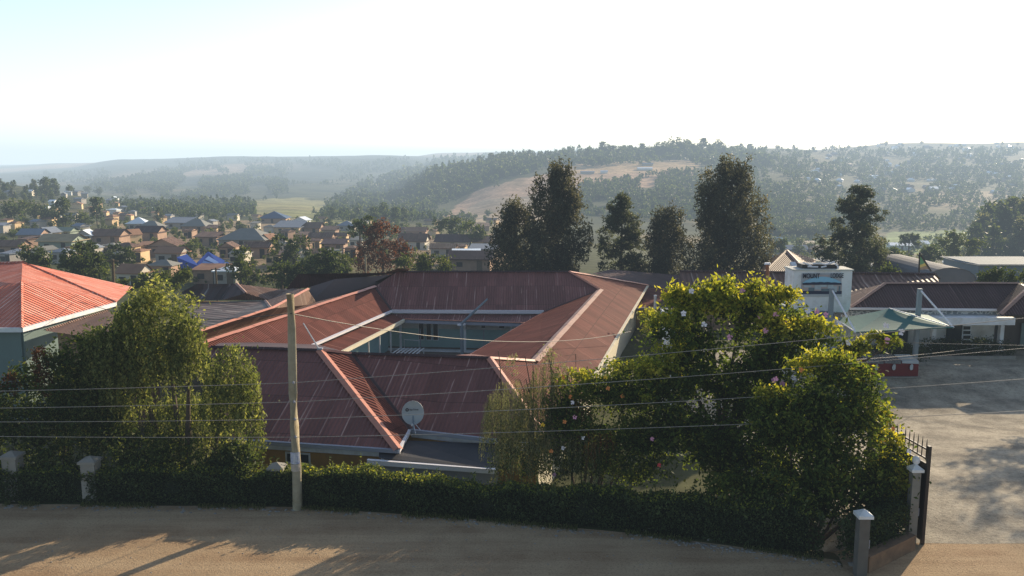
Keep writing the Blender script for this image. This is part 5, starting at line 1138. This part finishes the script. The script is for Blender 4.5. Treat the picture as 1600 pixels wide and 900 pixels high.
FILL = {'brown': ('brick', 'brown', 'brown'), 'rust': ('tan', 'rust', 'rusty'), 'tile': ('tan', 'tile', 'clay tiled'), 'grey': ('cream', 'grey', 'grey'), 'bluegrey': ('grey', 'bluegrey', 'blue grey')}
while made < 62 and tries < 6000:
    tries += 1; px = rg.uniform(-10, 790); py = rg.uniform(342, 418)
    if px > 560 and (py > 400 or px < 620 and py > 360): continue
    w_ = rg.uniform(18, 34)*(.55+.6*(py-342)/76); h_ = w_*rg.uniform(.28, .38)
    if any(abs(px-a) < (w_+c)/2*.8 and (py-h_ < b+1 and py > b-d) for a, b, c, d in boxes): continue
    boxes.append((px, py, w_, h_)); TOWN.append((px, py, w_, h_)); made += 1; k = rg.choice(list(FILL))
    house(px, py, w_, h_, FILL[k][0], FILL[k][1], rg.choice(['gable', 'front', 'hip', 'mono', 'gable']), 'small %s roofed house crowded into the left town' % FILL[k][2], rg.uniform(-.5, .2), detail=py > 372, group='small %s roofed houses of the left town' % FILL[k][2], rh=.55, name='town_house')
# blue sheeted roof, long grey sheds, barrel roof
p = hit(318, 428); k = p.y/F
bs_ = thing('blue_sheeted_house', 'house covered with bright blue sheets of different blues', 'house', p)
Yb = p.y; q = lambda x, y, dy=0.0: A(x, y, Yb+dy)
for pts, mt in (([(276,402,0),(292,397,2),(313,417,0),(285,424,-1)], m_blue), ([(302,416,0),(325,393,5),(360,412,2),(345,417,0),(318,419,0)], m_blue), ([(312,417,-.2),(318,407,1.5),(345,415,-.2)], m_bluel), ([(320,405,1.9),(326,400,3.2),(342,410,1.3),(338,413,.6)], m_bluel), ([(345,417,-.1),(352,409,1.5),(362,415,.5),(360,418,-.1)], m_bluel)):
    MB().face([q(*a) for a in pts]).build('roof_sheet', mt, bs_)
a, b = q(280, 420, .3), q(356, 417, .3); mb = MB(); mb.box(a.x, Yb+.3, p.z-1, b.x, Yb+5, a.z-.3); mb.build('wall', HW['brick'], bs_)
def shed(px0, px1, py_t, py_m, py_b, Y, label, mats):
    a, b = A(px0, py_b, Y), A(px1, py_b, Y); zm, zt = A(800, py_m, Y).z, A(800, py_t, Y+6).z; t = thing('long_shed', label, 'shed', a.lerp(b, .5))
    MB().box(a.x, Y, a.z-3, b.x, Y+10, zm).build('wall', mats[0], t); mb = MB(); mb.face([(a.x-.4, Y-.5, zm-.05), (b.x+.4, Y-.5, zm-.05), (b.x+.4, Y+5, zt), (a.x-.4, Y+5, zt)]); mb.face([(a.x-.4, Y+10.5, zm), (a.x-.4, Y+5, zt), (b.x+.4, Y+5, zt), (b.x+.4, Y+10.5, zm)]); mb.build('roof', mats[1], t)
m_shedw = hmat('shed_wall', (.17, .20, .22)); m_shedr = hmat('shed_roof', (.12, .15, .18))
shed(1318, 1466, 409, 415, 428, 120, 'long grey blue shed behind the rusty roof and flag', (m_shedw, m_shedr)); shed(1528, 1660, 408, 413, 432, 120, 'long blue grey shed at the right edge', (m_shedw, m_shedr))
shed(1338-60, 1340, 410, 415, 428, 128, 'grey shed wall showing under the broad pine', (m_shedw, m_shedr))
br = thing('barrel_roof_store', 'store with grey rounded barrel roof behind the lodge ridge', 'building', A(1485, 442, 92)); mb = MB(); pr = None
for j in range(13):
    a = math.pi*j/12; x = 1487-40*math.cos(a); y = 444-26*math.sin(a)**.8 if 0 < j < 12 else 444
    c_ = (A(x, y, 92), A(x, y, 92)+Vector((0, 14, 0)))
    if pr: mb.face([pr[0], c_[0], c_[1], pr[1]])
    pr = c_
mb.build('roof', hmat('barrel_sheet', (.14, .14, .15)), br, True)
mb = MB(); mb.face([A(1487-40*math.cos(math.pi*j/12), 444-26*math.sin(math.pi*j/12)**.8 if 0 < j < 12 else 444, 92.1) for j in range(13)]+[A(1527, 460, 92.1), A(1447, 460, 92.1)]); mb.build('wall', hmat('barrel_wall', (.19, .18, .185)), br)
# ------------------------------------------------------------------ houses too small to show parts
HILL = [(45,305,9,5,0),(62,303,14,6,1),(98,309,8,5,2),(104,305,12,4,1),(116,305,18,4,2),(80,322,10,6,1),(93,323,10,5,1),(122,317,16,4,2),(118,326,16,7,3),(176,315,14,7,1),(168,318,9,5,2),(178,324,12,5,3),(175,335,18,4,1),(210,324,16,5,2),(230,331,10,5,1),(222,333,8,5,3),(160,340,12,5,3),(182,341,10,5,3),(205,338,10,4,2),(12,306,14,5,2),(18,336,16,6,3),(150,325,10,5,3),(138,333,12,5,3),(82,336,14,6,3),(85,348,14,5,2),(190,330,12,4,2),(240,340,10,4,3),(262,345,12,5,2),(300,338,9,4,1),(72,333,8,6,1),(200,345,9,4,3),(130,308,10,4,2)]
HLBL = {0: ('cream', 'white', 'tiny white roofed house on the left hillside among trees'), 1: ('white', 'white', 'tiny white roofed house on the left hillside among trees'), 2: ('grey', 'bluegrey', 'tiny grey roofed house on the left hillside among trees'), 3: ('tan', 'tile', 'tiny tan and brown house on the left hillside among trees')}
for px, py, w_, h_, c in HILL:
    wl_, rf_, lb = HLBL[c]; house(px, py, w_, h_, wl_, rf_, random.choice(['gable', 'hip', 'front']), lb, random.uniform(-.3, .4), name='hillside_house', detail=False, group=['white roofed houses on the left hillside', 'white roofed houses on the left hillside', 'grey roofed houses on the left hillside', 'tan houses on the left hillside'][c], rh=.45)
rg = random.Random(5)
for px, py, w_, lb in ((918,272,22,'long pale building on the bare field of the near hill'), (944,271,12,'bright white building end on the bare field of the near hill'), (1008,266,24,'grey long building on the bare field right of the white one'), (1012,259,18,'dull building row below the ridge trees'), (885,250,20,'low building row among the ridge trees, left'), (1150,255,22,'pale building behind the tallest cypress, high on the hill'), (1310,254,14,'white road side roof shining on the right hill'), (1377,284,20,'long white roof in the middle of the right hill'), (1365,278,18,'grey long roof above the white one on the right hill')):
    house(px, py, w_, 4.5, 'white' if 'white' in lb else 'grey', 'white' if 'white' in lb else 'bluegrey', 'gable', lb, .1, .4, 'hill_building', detail=False, rh=.35, cat='building')
for i in range(250):
    px = rg.uniform(1225, 1598); py = 222+78*rg.random()**1.25
    if rg.random() > .35+.65*(px-1225)/370: continue
    c = rg.random() < .6; w_ = rg.uniform(3.5, 8)*(1+.012*(py-222)); py += 3
    house(px, py, w_, w_*.5, 'white' if c else 'brick', 'white' if c else rg.choice(['bluegrey', 'maroon', 'grey']), rg.choice(['gable', 'front', 'hip']), 'tiny glinting white roof in the hazy town on the right hill' if c else 'tiny dull roofed house in the hazy town on the right hill', rg.uniform(-.6, .6), .8, 'far_house', detail=False, group='glinting roofs on the right hill' if c else 'dull roofs on the right hill', rh=.45)
# ------------------------------------------------------------------ trees of the slopes: countable ones are copies of a few kinds
def tree_proto(kind, seed, mat, n=520, leaf=.95):
    """unit tree about 8 m high, crown leaves + trunk in one mesh (material slots), origin at the foot"""
    rg = np.random.default_rng(seed); H_ = 8.0; m = n//13
    if kind == 'round':
        u = sphere_pts(m, .35, rg); cc = u*np.array([3.0, 3.0, 2.7])*(1+.2*rg.normal(size=(m, 1)))+np.array([0, 0, 4.9])
    elif kind == 'tall':
        h = rg.uniform(.1, 1, m); a = rg.uniform(0, 6.3, m); r = 2.0*np.sin(np.clip(h*3.0, 0, 3.1))**.7*rg.uniform(.5, 1.1, m); cc = np.stack([np.cos(a)*r, np.sin(a)*r, .8+h*7.4], 1)
    else:
        h = rg.uniform(0, 1, m)**1.2; a = rg.uniform(0, 6.3, m); r = 2.3*(1-h)*rg.uniform(.4, 1.1, m)+.15; cc = np.stack([np.cos(a)*r, np.sin(a)*r, .9+h*7.2], 1)
    k = 13; C = (cc[:, None]+rg.normal(size=(m, k, 3))*np.array([.55, .55, .42])).reshape(-1, 3); C[:, 2] = np.maximum(C[:, 2], .2)
    lc = np.clip(np.repeat(rg.uniform(.05, .7, m), k)+rg.normal(0, .15, m*k)+.04*(C[:, 2]-4), 0, 1)
    v, q = leaf_arrays(C, leaf, leaf*.6, (0, 0, .2), .3, rg)
    s = 6; tv = []
    for z, r in ((-.8, .24), (2.5, .17), (5.5, .06)): tv += [(math.cos(2*math.pi*j/s)*r, math.sin(2*math.pi*j/s)*r, z) for j in range(s)]
    tq = [(a_*s+j, a_*s+(j+1) % s, (a_+1)*s+(j+1) % s, (a_+1)*s+j) for a_ in range(2) for j in range(s)]
    o = np_mesh('crown', v, q, mat, None, np.repeat(lc, 4)); t = np_mesh('trunk', np.array(tv), np.array(tq), m_bark)
    return o, t
PROT = {'round': [tree_proto('round', 1, l_far), tree_proto('round', 2, l_far2), tree_proto('round', 3, l_far)], 'tall': [tree_proto('tall', 4, l_far), tree_proto('tall', 5, l_far)], 'cone': [tree_proto('cone', 6, l_far), tree_proto('cone', 7, l_con2)]}
def put_tree(kind, px, py, hpx, label, group, name, idx=None, wide=1.0, p=None):
    p = p or hit(px, py); crown, trunk = random.choice(PROT[kind]) if idx is None else PROT[kind][idx]
    s_ = hpx*p.y/F/8.0
    o = bpy.data.objects.new(name, None); COL.objects.link(o); o.empty_display_size = .3
    for src in (crown, trunk):
        c = src.copy(); COL.objects.link(c); c.parent = o
    o.location = p; o.rotation_euler = (0, 0, random.uniform(0, 6.3)); o.scale = (s_*wide*random.uniform(.85, 1.2), s_*wide*random.uniform(.85, 1.2), s_)
    return tag(o, label, 'tree', group)
# town trees
rg = random.Random(21); occ = [(t[0], t[1], t[2]) for t in TOWN]+[(318, 426, 88)]
def free(px, py): return all(not (abs(px-a) < w_/2+3 and -4 < py-b < 6) for a, b, w_ in occ)
cnt = 0
while cnt < 105:
    px = rg.uniform(0, 790); py = rg.uniform(338, 425)
    h = rg.uniform(10, 22)*(.55+.75*(py-338)/80)
    if px > 560 and py > 405 or not free(px, py): continue
    if rg.random() < .93 and any(abs(px-a) < w_/2+h*.25 and py >= b-3 and py-h < b-3 for a, b, w_ in occ): continue
    put_tree(rg.choice(['round', 'round', 'round', 'tall']), px, py, h, 'leafy green tree or bush between the houses of the left town', 'trees between the houses of the left town', 'town_tree', wide=rg.uniform(.9, 1.35)); cnt += 1
for i in range(26):
    px = rg.uniform(1195, 1600); py = rg.uniform(385, 408)
    put_tree('round', px, py, rg.uniform(9, 20), 'green tree in the valley behind the lodge roofs', 'valley trees behind the lodge', 'valley_tree', wide=1.1)
for px, py, h, kd in ((100,357,44,'tall'),(152,352,40,'tall'),(62,350,34,'round'),(40,345,34,'round'),(20,352,40,'round'),(78,352,30,'round'),(130,360,30,'round'),(72,310,30,'tall'),(85,308,26,'tall'),(250,350,24,'tall'),(110,305,16,'round'),(155,308,16,'round'),(137,304,14,'round')):
    put_tree(kd, px, py, h, 'tall dark tree among the small houses of the left hillside', 'tall trees on the left hillside', 'hillside_tree')
for i in range(34):
    px = rg.uniform(-5, 92); py = 290+rg.uniform(-4, 24)+px*.12
    put_tree(rg.choice(['cone', 'tall']), px, py, rg.uniform(11, 17), 'dark conifer in the grove at the far left edge', 'conifers of the left edge grove', 'grove_conifer')
for px, h in [(808,8),(822,8),(836,9),(850,10),(862,9),(872,12),(884,16),(893,14),(905,12),(918,18),(930,16),(941,22),(950,20),(958,18),(968,20),(980,18),(990,16),(1003,18),(1012,14),(1022,16),(1033,24),(1043,26),(1054,28),(1064,27),(1074,24),(1086,20),(1098,24),(1110,20),(1122,22),(1132,18),(1145,16),(1158,14),(1172,12),(1190,10),(1215,9),(1240,8),(1270,7),(1300,8),(1326,7),(1352,7),(1384,9),(1410,6),(1440,6),(1470,5),(1500,6),(1535,5),(1566,6),(1590,5)]:
    pyc = np.interp(px, [800, 900, 1080, 1200, 1400, 1600], [251, 246, 242, 236, 226, 227])
    put_tree(rg.choice(['round', 'round', 'tall']), px, pyc+rg.uniform(0, 6), h, 'tree standing out on the skyline of the hill ridge', 'skyline trees on the hill ridge', 'ridge_tree', idx=0, wide=1.15)
for px, py, h in ((1530,398,62),(1545,395,72),(1560,398,78),(1578,396,80),(1596,398,84),(1520,402,48),(1612,400,84),(1590,404,60),(1550,405,50),(1538,370,40),(1570,372,50),(1598,372,56)):
    put_tree(rg.choice(['tall', 'cone']), px, py, h, 'tall dark tree in the shadowy group at the right edge of the valley', 'dark trees at the right edge of the valley', 'valley_conifer')
for px in range(1185, 1320, 7):
    put_tree('round', px, 371+rg.uniform(-2, 3), rg.uniform(16, 26), 'tree of the dark shelter belt below the right hill', 'dark shelter belt below the right hill', 'belt_tree', idx=0)
for px, py, h in ((585,352,26),(600,350,30),(618,352,26),(632,350,24),(520,345,20),(545,340,14),(560,342,18)):
    put_tree('tall', px, py, h, 'tall pale eucalyptus like tree beyond the rust brown tree', 'tall trees beyond the rust brown tree', 'slender_tree')
# forests nobody could count: one mass for each slope
def forest(name, label, polys, n, hpx, mat, cone=.5, dens=None, seed=1, q=26):
    rg = np.random.default_rng(seed); V = []; LCs = []
    x0 = min(p[0] for pl in polys for p in pl); x1 = max(p[0] for pl in polys for p in pl); y0 = min(p[1] for pl in polys for p in pl); y1 = max(p[1] for pl in polys for p in pl)
    px = rg.uniform(x0, x1, n*6); py = rg.uniform(y0, y1, n*6); ok = np.zeros(n*6, bool)
    for pl in polys: ok |= inpoly(px+rg.normal(0, 5, n*6), py+rg.normal(0, 2.5, n*6), pl)
    ok &= (fbm(px/19, py/8) > (dens if dens is not None else -2))
    px, py = px[ok][:n], py[ok][:n]
    for a, b in zip(px, py):
        p = hit(a, b); Hh = rg.uniform(.6, 1.35)*hpx*p.y/F; Hh = min(Hh, 24); R_ = Hh*rg.uniform(.26, .42)
        u = sphere_pts(q, .3, rg)
        if rg.random() < cone:
            h = rg.random(q); an = rg.uniform(0, 6.3, q); r = R_*.9*(1.05-h); c = np.stack([np.cos(an)*r, np.sin(an)*r, (.12+.86*h)*Hh], 1)
        else: c = u*np.array([R_, R_, Hh*.42])+np.array([0, 0, Hh*.56])
        V.append(c+np.array(p)); LCs.append(np.clip(rg.uniform(.1, .6)+rg.normal(0, .15, q)+.3*(c[:, 2]/Hh-.5), 0, 1)); 
        V[-1] = np.concatenate([V[-1], np.full((q, 1), Hh*.30)], 1)
    C = np.concatenate(V); v, qd = leaf_arrays(C[:, :3], C[:, 3], C[:, 3]*.8, (0, 0, .2), .2, rg)
    tag(np_mesh(name, v, qd, mat, None, np.repeat(np.concatenate(LCs), 4)), label, 'forest', kind='stuff')
forest('forest', 'dark plantation on the left flank of the near hill', [[(490,345),(560,298),(680,258),(790,246),(870,250),(860,262),(770,285),(690,320),(640,345)], [(500,346),(680,340),(760,352),(690,345)]], 2600, 12.5, l_far, .6, None, 31)
forest('forest', 'scrubby woodland on the right flank of the near hill', [[(905,290),(1000,280),(1090,268),(1100,285),(1220,310),(1330,320),(1330,368),(1190,370),(1190,345),(1000,345),(905,335)]], 2800, 9, l_far, .35, -.45, 32)
forest('woodland', 'mixed trees below the ridge', [[(860,240),(1190,240),(1210,262),(1090,262),(1080,250),(880,262)]], 700, 12, l_far, .2, None, 33)
forest('woodland', 'thin woodland and gardens over the right hill', [[(1090,245),(1230,238),(1600,236),(1600,362),(1330,362),(1300,330),(1150,300)]], 3700, 7.5, l_far, .35, -.4, 34)
forest('forest', 'blue dark forest on the far left slope', [[(140,290),(250,268),(340,262),(440,265),(450,300),(420,312),(300,316),(200,306)]], 2600, 6, l_far, .4, -.2, 35)
forest('woodland', 'trees on the valley side below the left hillside', [[(150,318),(240,322),(400,318),(400,338),(300,345),(220,335)]], 700, 11, l_far, .5, None, 36)
forest('woodland', 'thin trees over the far left hills', [[(0,268),(120,270),(300,252),(600,248),(760,250),(700,262),(500,290),(430,285),(200,285),(60,288)]], 1500, 4.5, l_far, .3, .0, 37)
forest('undergrowth', 'garden bushes and scrub around the left town', [[(0,345),(500,345),(790,350),(790,400),(560,410),(480,440),(180,455),(0,400)]], 800, 9, l_far2, .0, -.2, 38, 40)
forest('undergrowth', 'garden bushes and scrub in the valley behind the lodge', [[(1190,372),(1600,375),(1600,412),(1190,405)]], 300, 8, l_far2, .1, -.1, 39, 34)
for v in PROT.values():
    for pr in v:
        for o in pr: bpy.data.objects.remove(o)
